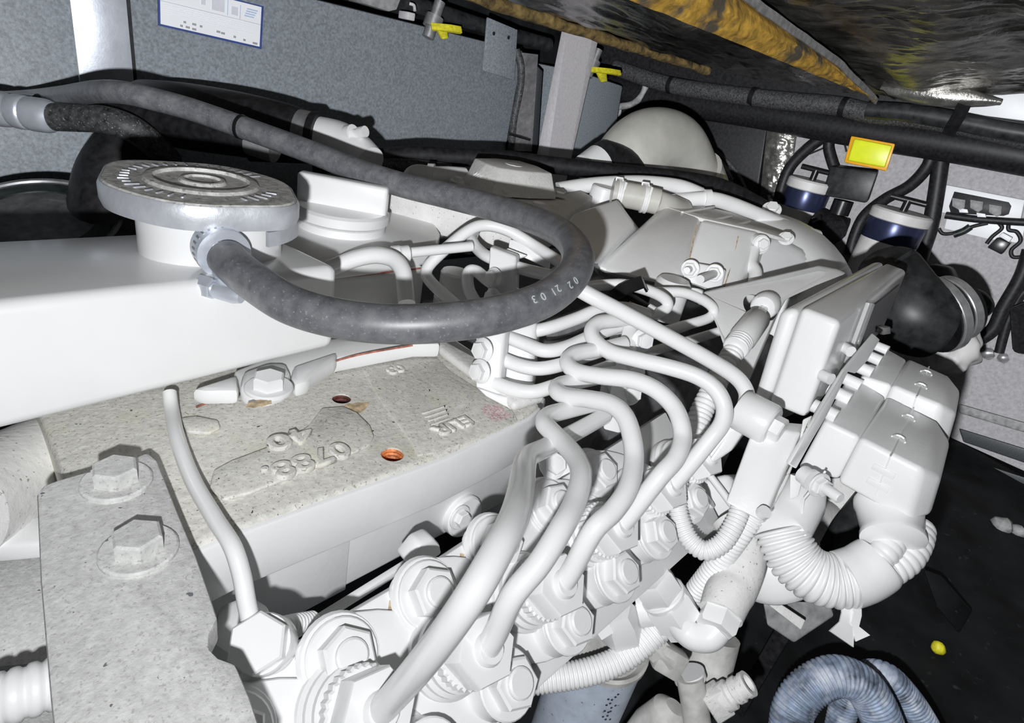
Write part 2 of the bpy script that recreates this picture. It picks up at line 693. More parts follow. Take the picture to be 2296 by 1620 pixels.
def roll(u, v):
    b = 0.50 - 0.26 * u
    t = 2 * math.pi * v
    r = 0.030 * math.sin(math.pi * min(1, u * 0.9 + 0.08)) + 0.006 + 0.004 * fn((b * 3, t, 1), 6)
    return W(1.86 + r * math.cos(t), b, 0.132 + 0.012 * u + r * 0.7 * math.sin(t))
place('rolled_edge', sheet(roll, 50, 20), 'foil_bright', ins2)
tag(place('white_board', whex([(2150, 214), (2330, 186), (2330, 275), (2170, 255)], 0.20, [(2150, 214), (2330, 186), (2330, 275), (2170, 255)], 0.17, 0.002), 'sticker_white'),
    'bright white board on the bulkhead showing below the silver foil', 'board')

# ---- fuel tank along the left side
TB = 1.10
ft = thing('fuel_tank', 'large grey painted fuel tank with strap and white label', 'tank')
tl = PB(800, 12, TB); tr = PB(1160, 128, TB)
ZT = 0.040
A_R = PB(1150, 250, TB).x
place('shell', box(W(-0.9, TB, FLOOR_Z + 0.05), W(A_R, TB + 0.45, ZT), 0.006), 'tank_grey', ft)
st = [PB(147, -60, TB - 0.006), PB(275, -60, TB - 0.006), PB(302, 230, TB - 0.006), PB(184, 240, TB - 0.006)]
place('strap', slab(st, (0, -0.006, 0), 0.001), 'aluminium', ft)
g = [PB(275, -60, TB - 0.003), PB(284, -60, TB - 0.003), PB(309, 230, TB - 0.003), PB(302, 230, TB - 0.003)]
place('strap_gasket', slab(g, (0, -0.005, 0)), 'rubber', ft)
lb = [PB(352, -46, TB - 0.002), PB(590, 14, TB - 0.002), PB(585, 110, TB - 0.002), PB(354, 57, TB - 0.002)]
lab = place('label', slab(lb, (0, -0.002, 0)), 'sticker_blue', ft)
def lerp4(q, u, v):
    return (q[0].lerp(q[1], u)).lerp(q[3].lerp(q[2], u), v)
def lq(u0, v0, u1, v1):
    return [lerp4(lb, u0, v0), lerp4(lb, u1, v0), lerp4(lb, u1, v1), lerp4(lb, u0, v1)]
def onlab(name, q, m, off=0.0045):
    return place(name, slab([p + Vector((0, -off + 0.002, 0)) for p in q], (0, -0.0008, 0)), m, lab)
onlab('label_face', lq(0.018, 0.03, 0.975, 0.95), 'sticker_white', 0.0042)
onlab('rule', lq(0.02, 0.43, 0.97, 0.437), 'print_grey', 0.0052)
for u0, v0, u1, v1 in ((0.63, 0.05, 0.635, 0.40), (0.755, 0.10, 0.76, 0.42)):
    onlab('rule', lq(u0, v0, u1, v1), 'print_blue', 0.0052)
for u0, v0, u1, v1 in ((0.48, 0.08, 0.6, 0.36), (0.67, 0.17, 0.735, 0.36), (0.38, 0.05, 0.42, 0.3)):
    onlab('printed_block', lq(u0, v0, u1, v1), 'print_faint', 0.0052)
for i in range(4):
    onlab('logo_bar', lq(0.825 - 0.008 * i, 0.13 + 0.055 * i, 0.935 - 0.012 * i, 0.16 + 0.055 * i), 'print_blue', 0.0052)
for r_ in range(5):
    x = 0.05
    while x < 0.9:
        wd = random.uniform(0.03, 0.09)
        if random.random() < 0.8 and x + wd < 0.93:
            onlab('print_line', lq(x, 0.49 + 0.045 * r_, x + wd, 0.497 + 0.045 * r_), 'print_faint', 0.0052)
        x += wd + 0.02
for u0, v0, n in ((0.22, 0.76, 2), (0.30, 0.76, 3), (0.37, 0.77, 2), (0.19, 0.86, 2), (0.24, 0.86, 3), (0.3, 0.87, 3), (0.53, 0.80, 3), (0.575, 0.81, 3), (0.70, 0.83, 2), (0.80, 0.85, 2), (0.90, 0.87, 4)):
    for k in range(n):
        onlab('print_figure', lq(u0 + 0.013 * k, v0, u0 + 0.013 * k + 0.009, v0 + 0.05), 'print_grey', 0.0052)
pl = [PB(1090, 38, TB - 0.035), PB(1157, 66, TB - 0.035), PB(1150, 180, TB - 0.035), PB(1080, 158, TB - 0.035)]
pt_ = place('mounting_plate', slab(pl, (0, -0.006, 0), 0.002), 'tank_grey', ft)
for px, py in ((1107, 75), (1140, 84)):
    place('hole', lathe(PB(px, py, TB - 0.0405), (0, -1, 0), [(0.004, 0), (0.004, 0.0008)], 12), 'rubber', pt_)
place('end_strap', slab([PB(1172, 118, TB - 0.02), PB(1207, 122, TB - 0.02), PB(1193, 340, TB - 0.02), PB(1150, 338, TB - 0.02)], (0, 0.01, 0), 0.001), 'dull_steel', ft)
place('end_cap', slab([PB(1207, 150, TB + 0.0), PB(1217, 160, TB), PB(1205, 345, TB), PB(1190, 345, TB)], (0, 0.4, 0), 0.001), 'tank_grey_dark', ft)
tag(place('sight_hose', wtube([PB(1158, 112, TB - 0.03), PB(1168, 150, TB - 0.045), PB(1166, 200, TB - 0.045), PB(1152, 270, TB - 0.04), PB(1146, 345, TB - 0.035), PB(1140, 420, TB - 0.035)], 0.0085), 'rubber_dusty'),
    'thin blue-black hose running down the end of the grey fuel tank', 'hose')
tag(place('cable_tie', wtube([PB(1140, 300, TB - 0.06), PB(1150, 302, TB - 0.06), PB(1188, 313, TB - 0.06)], 0.003, 8), 'black_plastic'),
    'black cable tie around the thin hose on the tank end', 'cable tie')

tk2 = thing('fuel_tank', 'smaller dark grey tank standing right of the white pillar', 'tank')
q = [PB(1300, 160, 1.2), PB(1398, 192, 1.2), PB(1372, 350, 1.2), PB(1270, 350, 1.2)]
place('shell', slab(q, (0, 0.3, 0), 0.008), 'tank_grey', tk2)
place('stand', box(W(q[3].x + 0.03, 1.22, FLOOR_Z), W(q[2].x - 0.02, 1.48, q[3].z - Z0 + 0.01), 0.004), 'tank_grey_dark', tk2)

pil = thing('pillar', 'white square steel pillar between the two grey tanks', 'pillar')
a0, a1 = PB(1268, 100, 1.02), PB(1322, 112, 1.02)
qa = [PB(1272, 60, 1.02), PB(1330, 75, 1.02), PB(1275, 370, 1.02), PB(1228, 362, 1.02)]
place('post', slab(qa, (0, 0.001, 0)), 'pillar_paint', pil)
pp = PB(1236, 350, 1.02); pr = PB(1281, 362, 1.02)
place('post_body', box(W(pp.x, 1.021, FLOOR_Z), W(pr.x, 1.021 + 0.05, 0.105), 0.003), 'pillar_paint', pil)

# ---- valves, brackets and pipes above the tank
for (x, y, lab_) in ((985, 62, 'yellow lever valve above the middle of the grey fuel tank'), (1342, 158, 'yellow lever valve beside the white pillar')):
    v = thing('lever_valve', lab_, 'valve', 'yellow lever valves')
    place('valve_body', lathe(PB(x - 14, y - 12, 1.06), (0.3, 0, 1), [(0.012, -0.03), (0.012, -0.01), (0.018, -0.01), (0.018, 0.012), (0.011, 0.012), (0.011, 0.04)], 12), 'dull_steel', v)
    place('lever', ribbon([PB(x - 18, y - 2, 1.04), PB(x + 5, y, 1.03), PB(x + 25, y + 2, 1.02), PB(x + 48, y + 6, 1.02)], (0, 0.006, 0.011), 0.006), 'yellow_handle', v)
    place('lever_tab', slab([PB(x - 2, y + 4, 1.03), PB(x + 18, y + 4, 1.03), PB(x + 20, y + 24, 1.03), PB(x + 8, y + 26, 1.03)], (0, 0.008, 0), 0.001), 'yellow_handle', v)
tag(place('bracket', slab([PB(800, -12, 1.07), PB(900, -4, 1.07), PB(890, 22, 1.07), PB(872, 26, 1.07), PB(815, 8, 1.07)], (0, 0.05, 0), 0.002), 'dim_grey'),
    'small grey bracket on the top edge of the fuel tank', 'bracket')
ub = thing('pipe_clamp', 'pale pipe clamp standing above the fuel tank edge', 'clamp')
place('clamp_body', slab([PB(915, 26, 1.05), PB(932, 30, 1.05), PB(930, 48, 1.05), PB(913, 44, 1.05)], (0, 0.03, 0), 0.002), 'pillar_paint', ub)
place('clamp_arc', wtube([PB(918, 8, 1.06), PB(928, 12, 1.055), PB(930, 24, 1.05)], 0.003, 8), 'pillar_paint', ub)
tag(place('pipe', wtube([PB(900, 2, 1.16), PB(1000, 32, 1.16), PB(1120, 70, 1.16), PB(1230, 100, 1.16)], 0.016), 'black_shell'),
    'black pipe lying on top of the grey fuel tank', 'pipe')

# ---- far bulkhead, left: black padding, PVC elbow, bundle of cables
tag(place('acoustic_pad', slab([PA(1410, 170, BULK_A - 0.001), PA(1735, 235, BULK_A - 0.001), PA(1700, 470, BULK_A - 0.001), PA(1380, 440, BULK_A - 0.001)], (-0.03, 0, 0), 0.006), 'rubber'),
    'black acoustic pad on the far bulkhead behind the white elbow pipe', 'pad')
tag(place('foil_column', sheet(lambda u, v: PA(1722 + 68 * u - 20 * v - 8 * u * v, 268 + 12 * u + 190 * v, BULK_A - 0.06 - 0.025 * math.sin(math.pi * u) - 0.012 * fn((u * 3, v * 9, 1), 3)), 14, 50), 'foil_bright'),
    'crumpled silver foil strip hanging at the left of the bulkhead', 'foil strip')
el = thing('elbow_pipe', 'large off-white plastic elbow pipe behind the engine', 'pipe')
place('bend', tube([(1400, 402, 1.12, 0.070), (1418, 356, 1.12, 0.070), (1455, 328, 1.14, 0.070), (1500, 334, 1.18, 0.070), (1528, 372, 1.22, 0.068), (1545, 420, 1.26, 0.066)], 0.07, 32, 10), 'pvc', el)
place('socket', tube([(1392, 428, 1.12), (1398, 405, 1.12)], 0.076, 32), 'pvc', el)
place('socket', tube([(1537, 395, 1.24), (1556, 440, 1.28)], 0.076, 32), 'pvc', el)
rb = thing('white_pipe', 'white pipe end with black rubber sleeve left of the elbow pipe', 'pipe')
place('pipe_end', tube([(1316, 384, 1.02), (1345, 362, 1.03)], 0.031, 24), 'white_paint', rb)
place('sleeve', tube([(1345, 362, 1.03), (1385, 372, 1.06), (1412, 392, 1.08)], 0.036, 24), 'rubber', rb)
for i, pts in enumerate((onw([(1500, 300), (1575, 322), (1640, 372), (1680, 440), (1700, 500)], 0.045), onw([(1490, 318), (1560, 336), (1620, 380), (1655, 440), (1670, 500)], 0.045))):
    tag(place('cable', tube(pts, 0.007, 10), 'rubber_dusty'), ('upper' if i == 0 else 'lower') + ' dark cable arching down behind the elbow pipe', 'cable')
for i, pts in enumerate((onw([(1372, 240), (1395, 238), (1420, 232), (1442, 210), (1450, 180)], 0.16), onw([(1474, 190), (1478, 215), (1482, 240), (1490, 262), (1500, 300)], 0.10))):
    tag(place('conduit', tube(pts, 0.012, 12), 'dim_grey'), ('curved grey conduit leaving the smaller grey tank' if i == 0 else 'short grey conduit dropping toward the elbow pipe'), 'conduit')
tag(place('vent_fin', slab([PA(x, y, BULK_A - 0.034) for x, y in ((1613, 345), (1632, 372), (1646, 400), (1640, 418), (1625, 422), (1620, 390))], (-0.01, 0, 0), 0.001), 'dim_grey'),
    'grey curved fin between the dark cables behind the engine', 'fin')

# ---- hoses slung under the deck along the bulkhead
tag(place('deck_hose', tube(onw([(1380, 152), (1500, 190), (1640, 212), (1760, 226), (1880, 238), (1960, 256), (2060, 264), (2180, 284), (2340, 318), (2700, 392)], 0.20), 0.026, 20), 'rubber_dusty'),
    'grey-blue hose tied along the deck above the bulkhead', 'hose')
tag(place('deck_hose', tube(onw([(1360, 195), (1500, 224), (1700, 254), (1850, 280), (2000, 304), (2150, 326), (2340, 358), (2700, 420)], 0.12), 0.046, 20), 'rubber'),
    'thick black hose slung below the grey-blue deck hose', 'hose')
tag(place('deck_hose', tube(onw([(1945, 246), (2030, 252), (2130, 268), (2240, 290), (2340, 306), (2700, 366)], 0.26), 0.022, 20), 'black_shell'),
    'black hose crossing under the white deck panel', 'hose')
for x, y, l in ((1690, 217, 'black tie on the deck hose left of the yellow foam tip'), (1893, 241, 'black tie on the deck hose below the yellow foam tip'), (1506, 191, 'black tie on the deck hose above the elbow pipe')):
    c = PA(x, y, BULK_A - 0.20)
    tag(place('cable_tie', lathe(c, (0.0, -1, 0.02), [(0.0275, -0.008), (0.0275, 0.008)], 20), 'black_plastic'), l, 'cable tie')
tag(place('strap', ribbon([PA(2168, 222, BULK_A - 0.30), PA(2152, 256, BULK_A - 0.31), PA(2134, 286, BULK_A - 0.30), PA(2126, 302, BULK_A - 0.28)], c2w(Vector((0.030, 0.008, 0))), 0.004), 'black_plastic'),
    'black webbing strap holding the hoses under the white deck panel', 'strap')
tag(place('vertical_hose', tube(onw([(2112, 330), (2108, 370), (2098, 440), (2085, 510), (2066, 570), (2056, 620), (2072, 680)], 0.06), 0.021, 18), 'rubber'),
    'thick black hose hanging vertically left of the fuse panel', 'hose')
tag(place('vertical_hose', tube(onw([(2092, 330, 0.07), (2080, 372, 0.07), (2040, 416, 0.06), (1985, 446, 0.05), (1940, 482, 0.04), (1918, 524, 0.04), (1905, 570, 0.04)], 0.05), 0.017, 18), 'rubber'),
    'black hose swinging left behind the right strainer', 'hose')
tag(place('vertical_hose', tube(onw([(1856, 300), (1810, 334), (1772, 374), (1752, 424), (1742, 480)], 0.09), 0.018, 18), 'rubber'),
    'black hose curving down beside the silver foil strip', 'hose')
tag(place('vertical_hose', tube(onw([(1862, 300), (1858, 330), (1866, 362), (1872, 378)], 0.10), 0.016, 18), 'rubber'),
    'short black hose dropping to the black valve motor', 'hose')
tag(place('wire', tube(onw([(1815, 345), (1850, 330), (1872, 318), (1890, 316), (1898, 340)], 0.005), 0.003, 8), 'rubber'),
    'thin black wire looping behind the yellow lid', 'wire')

# ---- valve motor with yellow lid
vm = thing('valve_motor', 'black motor valve with bright yellow lid on the bulkhead', 'valve')
place('lid_rim', whex([(1908, 304), (2008, 322), (1988, 384), (1892, 364)], 0.20, [(1912, 306), (2006, 323), (1986, 382), (1896, 363)], 0.17), 'orange_rim', vm)
place('lid', whex([(1916, 311), (2000, 327), (1983, 375), (1901, 359)], 0.208, [(1913, 308), (2003, 325), (1985, 378), (1898, 361)], 0.19), 'yellow_lid', vm)
place('motor_body', whex([(1862, 372), (1970, 384), (1944, 456), (1842, 438)], 0.17, [(1866, 368), (1972, 380), (1948, 450), (1848, 432)], 0.09, 0.008), 'black_shell', vm)
place('stem', tube(onw([(1892, 450), (1880, 480)], 0.13), 0.028, 18), 'black_plastic', vm)
place('valve_body', tube(onw([(1826, 492), (1868, 512), (1890, 520)], 0.14), 0.042, 22), 'black_plastic', vm)
place('union_nut', tube(onw([(1858, 506, 0.17), (1868, 522, 0.20)], 0.1), 0.040, 12), 'rubber', vm)
place('screw', tube(onw([(1826, 556), (1852, 548)], 0.2), 0.007, 10), 'steel', vm)
place('outlet', tube(onw([(1845, 492), (1826, 500)], 0.2), 0.018, 14), 'black_plastic', vm)

# ---- strainers
def strainer(x, y, w_, off, label):
    t = thing('strainer', label, 'strainer', 'white strainers on the bulkhead')
    base = PA(x, y, BULK_A - off)
    r = w_ / 2 / F * depth(base)
    place('canister', lathe(base, UP, [(r * 0.99, -0.26), (r, -0.2), (r, -0.042)], 32), 'filter_white', t)
    place('band', lathe(base, UP, [(r * 1.01, -0.042), (r * 1.02, -0.040), (r * 1.02, 0.012), (r * 1.01, 0.014)], 32), 'blue_band', t)
    place('lid', lathe(base, UP, [(r * 1.0, 0.014), (r * 1.06, 0.017), (r * 1.06, 0.040), (r * 0.98, 0.045)], 32), 'filter_white', t)
    place('stem', lathe(base, UP, [(0.010, 0.045), (0.010, 0.075)], 12), 'black_plastic', t)
    d = Vector((0.1, -1, 0)).normalized()
    c = base + UP * 0.075
    place('t_handle', wtube([c - d * 0.045, c, c + d * 0.045], 0.007, 12), 'black_plastic', t)
strainer(1808, 436, 92, 0.14, 'white strainer with blue band left of the yellow-lidded valve')
strainer(2008, 508, 116, 0.16, 'white strainer with blue band right of the yellow-lidded valve')

# ---- fuse panel with its wires on the right bulkhead
fp = thing('fuse_panel', 'white panel with black fuse holders on the right bulkhead', 'panel')
def pq(pts, a):
    return [PA(x, y, a) for x, y in pts]
place('panel_frame', slab(pq([(2124, 414), (2300, 448), (2290, 494), (2110, 476)], BULK_A - 0.005), (-0.025, 0, 0), 0.003), 'sticker_white', fp)
place('lower_plate', slab(pq([(2128, 470), (2300, 500), (2290, 545), (2220, 536), (2118, 512)], BULK_A - 0.001), (-0.004, 0, 0), 0.001), 'sticker_white', fp)
place('opening', slab(pq([(2140, 429), (2262, 453), (2268, 462), (2262, 480), (2250, 484), (2132, 478), (2128, 462)], BULK_A - 0.031), (-0.003, 0, 0), 0.001), 'rubber', fp)
for x, y in ((2150, 452), (2190, 456), (2232, 466)):
    place('fuse', slab(pq([(x - 14, y - 9), (x + 16, y - 4), (x + 14, y + 14), (x + 4, y + 20), (x - 14, y + 10)], BULK_A - 0.034), (-0.01, 0, 0), 0.002), 'dim_grey', fp)
for x, y in ((2160, 472), (2200, 482)):
    place('terminal', slab(pq([(x - 10, y - 6), (x + 10, y - 3), (x + 12, y + 5), (x - 8, y + 4)], BULK_A - 0.036), (-0.008, 0, 0), 0.001), 'sticker_white', fp)
place('busbar', tube(onw([(2120, 482), (2200, 492), (2330, 500)], 0.03), 0.010, 12), 'rubber', fp)
for i, (pts, l) in enumerate((
        ([(2105, 512), (2116, 524), (2150, 520), (2180, 508), (2215, 500)], 'dark wire sagging below the left end of the fuse panel'),
        ([(2240, 500), (2246, 512), (2225, 530), (2212, 546)], 'dark wire looping down from the middle of the fuse panel'),
        ([(2262, 500), (2262, 515), (2280, 520), (2288, 540), (2268, 560), (2272, 576), (2300, 574)], 'curled dark wire below the right end of the fuse panel'))):
    tag(place('wire', tube(onw(pts, 0.02), 0.005, 8), 'rubber'), l, 'wire')
rl = thing('relay', 'small black relay hanging on wires under the fuse panel', 'relay')
place('relay_case', slab(pq([(2218, 552), (2240, 530), (2270, 542), (2250, 568)], BULK_A - 0.002), (-0.05, 0, 0), 0.003), 'black_plastic', rl)
place('relay_label', slab(pq([(2240, 528), (2250, 520), (2272, 532), (2264, 542)], BULK_A - 0.03), (-0.02, 0, 0), 0.002), 'sticker_white', rl)
tag(place('inline_fuse', tube(onw([(2138, 526), (2160, 518), (2176, 508)], 0.02), 0.010, 12), 'dark_green'), 'dark green inline fuse holder on the wire below the fuse panel', 'fuse holder')

# ---- clutter on the lower right bulkhead and floor
tag(place('bracket_mass', hexa([(2080, 590), (2130, 598), (2150, 640), (2200, 660), (2190, 700), (2130, 690)], 1.58, [(2090, 590), (2140, 598), (2160, 640), (2210, 660), (2200, 700), (2140, 690)], 1.66, 0.01), 'rubber'),
    'black pump bracket on the lower bulkhead beside the black air hose', 'bracket')
tag(place('loop_hose', tube([(2160, 650, 1.55), (2200, 665, 1.55), (2215, 690, 1.55), (2190, 705, 1.55), (2155, 700, 1.55)], 0.014, 12), 'dark_green'),
    'dark green hose loop beside the black pump bracket', 'hose')
tag(place('floor_cable', tube(onw([(2310, 560), (2290, 620), (2250, 690), (2225, 740), (2180, 770)], 0.05), 0.018, 12), 'rubber'),
    'black cable dropping down the right bulkhead', 'cable')
tag(place('floor_cable', tube(onw([(2330, 640), (2290, 660), (2260, 720), (2240, 790)], 0.03), 0.012, 12), 'rubber'),
    'thin black cable beside the dropping bulkhead cable', 'cable')
tag(place('black_box', hexa([(2262, 690), (2340, 660), (2340, 800), (2270, 790)], 1.45, [(2270, 690), (2345, 660), (2345, 800), (2276, 790)], 1.55, 0.01), 'rubber'),
    'black box at the right edge of the bulkhead', 'box')
for i, (pts, m_, l) in enumerate((
        ([(2150, 905), (2700, 1062), (2700, 1090), (2150, 925)], 'dim_grey', 'upper grey stringer at the right edge of the bilge'),
        ([(2150, 960), (2700, 1130), (2700, 1175), (2160, 990)], 'tank_grey_dark', 'middle grey stringer at the right edge of the bilge'),
        ([(2150, 1022), (2700, 1200), (2700, 1240), (2160, 1050)], 'tank_grey_dark', 'lower grey stringer at the right edge of the bilge'))):
    tag(place('stringer', whex(pts, 0.07, pts, 0.0, 0.004), m_), l, 'stringer')
tag(place('hull_rib', hexa([(2070, 1275), (2110, 1290), (2180, 1370), (2150, 1420), (2100, 1360)], 1.0, [(2070, 1275), (2110, 1290), (2180, 1370), (2150, 1420), (2100, 1360)], 1.05, 0.004), 'dark_floor'),
    'dark hull rib in the bilge right of the corrugated hose', 'rib')
for x, y, D, r_, m_, l in ((2105, 1452, depth(PZ(2105, 1452, FLOOR_Z + 0.006)), 0.012, 'yellow_handle', 'yellowish pebble of debris on the bilge floor'), (2248, 1178, depth(PZ(2248, 1178, FLOOR_Z + 0.01)), 0.022, 'dim_grey', 'larger grey lump of debris at the right edge of the bilge'), (2282, 1190, depth(PZ(2282, 1190, FLOOR_Z + 0.01)), 0.017, 'dim_grey', 'smaller grey lump of debris at the right edge of the bilge'),
                          (2215, 792, dA(2215, 792, BULK_A - 0.012), 0.018, 'steel', 'shiny metal scrap below the bulkhead clutter'), (2250, 802, dA(2250, 802, BULK_A - 0.01), 0.015, 'steel', 'second shiny metal scrap right below the bulkhead clutter')):
    bm = bmesh.new()
    bmesh.ops.create_icosphere(bm, subdivisions=2, radius=r_)
    for v in bm.verts:
        v.co *= 1 + 0.35 * fn(v.co, 60)
        v.co += P(x, y, D)
    tag(place('debris', bm_mesh(bm), m_), l, 'debris')

# ================================================================== ENGINE: CYLINDER HEAD
HZ = -0.200                                  # top of the head
HB = 0.195                                   # front face of the head
head = thing('cylinder_head', 'white painted cast cylinder head with embossed numbers and rusty bolt holes', 'cylinder head')


def boolean_cut(me, cutters):
    tmp = bpy.data.objects.new('tmp', me)
    COL.objects.link(tmp)
    cs = []
    for c in cutters:
        co = bpy.data.objects.new('cut', c)
        COL.objects.link(co)
        cs.append(co)
        md = tmp.modifiers.new('b', 'BOOLEAN')
        md.operation = 'DIFFERENCE'
        md.object = co
        md.solver = 'EXACT'
    bpy.context.view_layer.update()
    out = bpy.data.meshes.new_from_object(tmp.evaluated_get(bpy.context.evaluated_depsgraph_get()))
    for o in [tmp] + cs:
        bpy.data.objects.remove(o)
    out.materials.clear()
    out.polygons.foreach_set('use_smooth', [True] * len(out.polygons))
    out.set_sharp_from_angle(angle=math.radians(38))
    return out


H1 = PZ(766, 893, HZ)
H2 = PZ(880, 1018, HZ)
A_END = PZ(1212, 925, HZ).x
front = [W(0.030, HB, HZ), PZ(520, 1186, HZ), PZ(700, 1122, HZ), PZ(860, 1066, HZ), PZ(1000, 1016, HZ), PZ(1110, 966, HZ), PZ(1185, 930, HZ), PZ(1212, 905, HZ)]
poly = front + [W(A_END + 0.01, 0.235, HZ), W(A_END, 0.40, HZ), W(0.036, 0.40, HZ)]
deck = slab(poly, (0, 0, -0.034), 0.003, 3)
deck = boolean_cut(deck, [lathe(H1, UP, [(0.0058, -0.03), (0.0058, 0.01)], 24), lathe(H2, UP, [(0.0063, -0.03), (0.0063, 0.01)], 24)])
place('deck', deck, 'dusty_cast', head)
fr = place('front_rail', slab([p + Vector((0, -0.0022, -0.0022)) for p in front] + [p + Vector((0, 0.004, -0.0022)) for p in reversed(front)], (0, 0, -0.034), 0.002), 'white_paint', head)
for c, r, m_ in ((H1, 0.0058, 'rust_dark'), (H2, 0.0063, 'rust_orange')):
    prof = []
    for k in range(13):
        prof.append((r * (1.0 if k % 2 == 0 else 0.90), -0.0012 - 0.0012 * k))
    prof.append((0.0005, -0.0165))
    place('threaded_hole', lathe(c, UP, prof, 24, cap=False), m_, head)
# rust and paint wear round the holes: flat stains with their own outline


def blotch(c, rx, ry, m_, seed, name, parent, z=0.0003, n=26):
    pts = []
    for k in range(n):
        a = 2 * math.pi * k / n
        q = 1 + 0.55 * fn((math.cos(a), math.sin(a), seed), 2.2)
        pts.append(Vector(c) + Vector((rx * q * math.cos(a), ry * q * math.sin(a), z)))
    return place(name, slab(pts, (0, 0, 0.00015)), m_, parent)


# raised casting pad with the numbers
padz = HZ + 0.0030
pad = [PZ(x, y, HZ) for x, y in ((478, 1062), (520, 1040), (600, 1010), (650, 990), (690, 962), (720, 922), (770, 918), (800, 932), (830, 962), (838, 985), (828, 1004), (800, 1018), (560, 1112), (500, 1128), (470, 1100))]
pd = place('number_pad', slab(pad, (0, 0, 0.0030), 0.0020, 2), 'dusty_cast', head)
put_text('0788.', 0.0165, 0.0011, PZ(690, 1035, padz) + UP * 0.0004, -XA, -YB, 'dusty_cast', pd, 'casting_numbers', 0.0006, 1.25)
put_text('40', 0.0165, 0.0011, PZ(650, 985, padz) + UP * 0.0004, -XA, -YB, 'dusty_cast', pd, 'casting_numbers', 0.0006, 1.5)
# second raised plate towards the fuel lines
pl2 = [PZ(x, y, HZ) for x, y in ((800, 812), (830, 798), (905, 786), (925, 782), (945, 795), (975, 800), (1010, 835), (1150, 925), (1160, 945), (1100, 972), (985, 1016), (935, 1024), (925, 1000), (900, 965), (860, 912))]
p2 = place('maker_pad', slab(pl2, (0, 0, 0.0012), 0.0007, 2), 'dusty_cast', head)
put_text('ELIR', 0.0125, 0.0010, PZ(1015, 955, HZ + 0.0012) + UP * 0.0003, -XA, -YB, 'dusty_cast', p2, 'casting_letters', 0.0005, 1.2)
for k in range(4):
    c = PZ(975 + 4 * k, 918 + 9 * k, HZ + 0.0012)
    place('logo_stripe', obox(c, XA, YB, UP, 0.020 - 0.002 * k, 0.0014, 0.0014, 0.0004), 'dusty_cast', p2)
put_text('03', 0.011, 0.0009, PZ(885, 830, HZ + 0.0012) + UP * 0.0003, -XA, -YB, 'dusty_cast', p2, 'casting_letters', 0.0005, 1.2)
place('cast_blister', slab([PZ(x, y, HZ) for x, y in ((405, 945), (440, 940), (490, 950), (495, 965), (470, 978), (420, 975))], (0, 0, 0.003), 0.0015), 'dusty_cast', head)
# low wall and seat of the line clamps, right end
ridge = [PZ(x, y, HZ) for x, y in ((968, 778), (1000, 782), (1060, 815), (1205, 880), (1218, 905), (1150, 925), (1128, 908), (985, 800))]
place('clamp_seat', slab(ridge, (0, 0, 0.007), 0.003, 3), 'cast_paint', head)
# wall of the head rising behind the deck
place('upper_wall', box(W(0.205, 0.375, HZ - 0.02), W(0.318, 0.50, -0.166), 0.006, 3), 'white_paint', head)
place('block_side', box(W(0.034, 0.225, -0.315), W(A_END + 0.05, 0.58, HZ - 0.02), 0.004), 'white_paint', head)
place('block_lower', box(W(0.034, 0.262, -0.62), W(A_END + 0.05, 0.58, -0.312), 0.004), 'rubber', head)  # black finish paints in the shadow of the slot beside the pump
place('side_step', box(W(0.034, 0.2235, -0.315), W(PB(775, 1330, 0.2235).x, 0.228, HZ - 0.02), 0.001), 'white_paint', head)
lg = PB(1165, 1050, 0.222)
place('cast_rib', lathe(PB(1135, 1100, 0.245), (0, 0, 1), [(0.028, -0.06), (0.03, 0.0), (0.03, 0.07)], 24), 'white_paint', head)
pb = PB(1030, 1168, 0.222)
place('core_plug', lathe(PB(1034, 1152, 0.223), (0.0, -1, 0.15), [(0.0165, -0.008), (0.0165, 0.004), (0.0150, 0.006)], 30), 'white_paint', head)
bolt(PB(1030, 1158, 0.2165), (0.0, -1, 0.15), 0.0062, head, 'bolt')
place('gasket_line', obox(W(0.26, 0.3745, -0.1665), XA, YB, UP, 0.10, 0.001, 0.0012), 'rust_line', head)
place('manifold_rail', slab([PZ(x, y, -0.186) for x, y in ((560, 872), (760, 800), (930, 770), (990, 770), (960, 740), (700, 760), (520, 830))], (0, 0, -0.012), 0.003), 'white_paint', head)
place('gasket_line', tube([(440, 912, 0.325), (560, 868, 0.345), (700, 826, 0.365), (800, 796, 0.38), (925, 774, 0.40)], 0.0007, 6), 'rust_line', head)
# flange ears and bolt just under the header tank
ear = place('flange_ear', slab([PZ(x, y, -0.193) for x, y in ((538, 905), (545, 870), (600, 850), (640, 850), (652, 875), (640, 902), (600, 916), (565, 916))], (0, 0, 0.012), 0.003), 'white_paint', head)
bolt(PZ(603, 872, -0.181), UP, 0.0085, head, 'bolt')
blotch(PZ(585, 905, -0.1805), 0.007, 0.003, 'rust_stain', 2, 'rust_patch', head)
place('flange_ear', slab([PZ(x, y, -0.193) for x, y in ((650, 880), (655, 850), (755, 815), (752, 838), (700, 872), (690, 885), (660, 895))], (0, 0, 0.010), 0.003), 'white_paint', head)
place('flange_ear', slab([PZ(x, y, -0.193) for x, y in ((430, 905), (533, 870), (536, 908), (460, 910))], (0, 0, 0.010), 0.003), 'white_paint', head)

blotch(PZ(795, 915, HZ), 0.009, 0.005, 'rust_stain', 5, 'rust_patch', head)
blotch(PZ(1112, 925, HZ + 0.0012), 0.008, 0.010, 'pink_stain', 8, 'rust_patch', head)
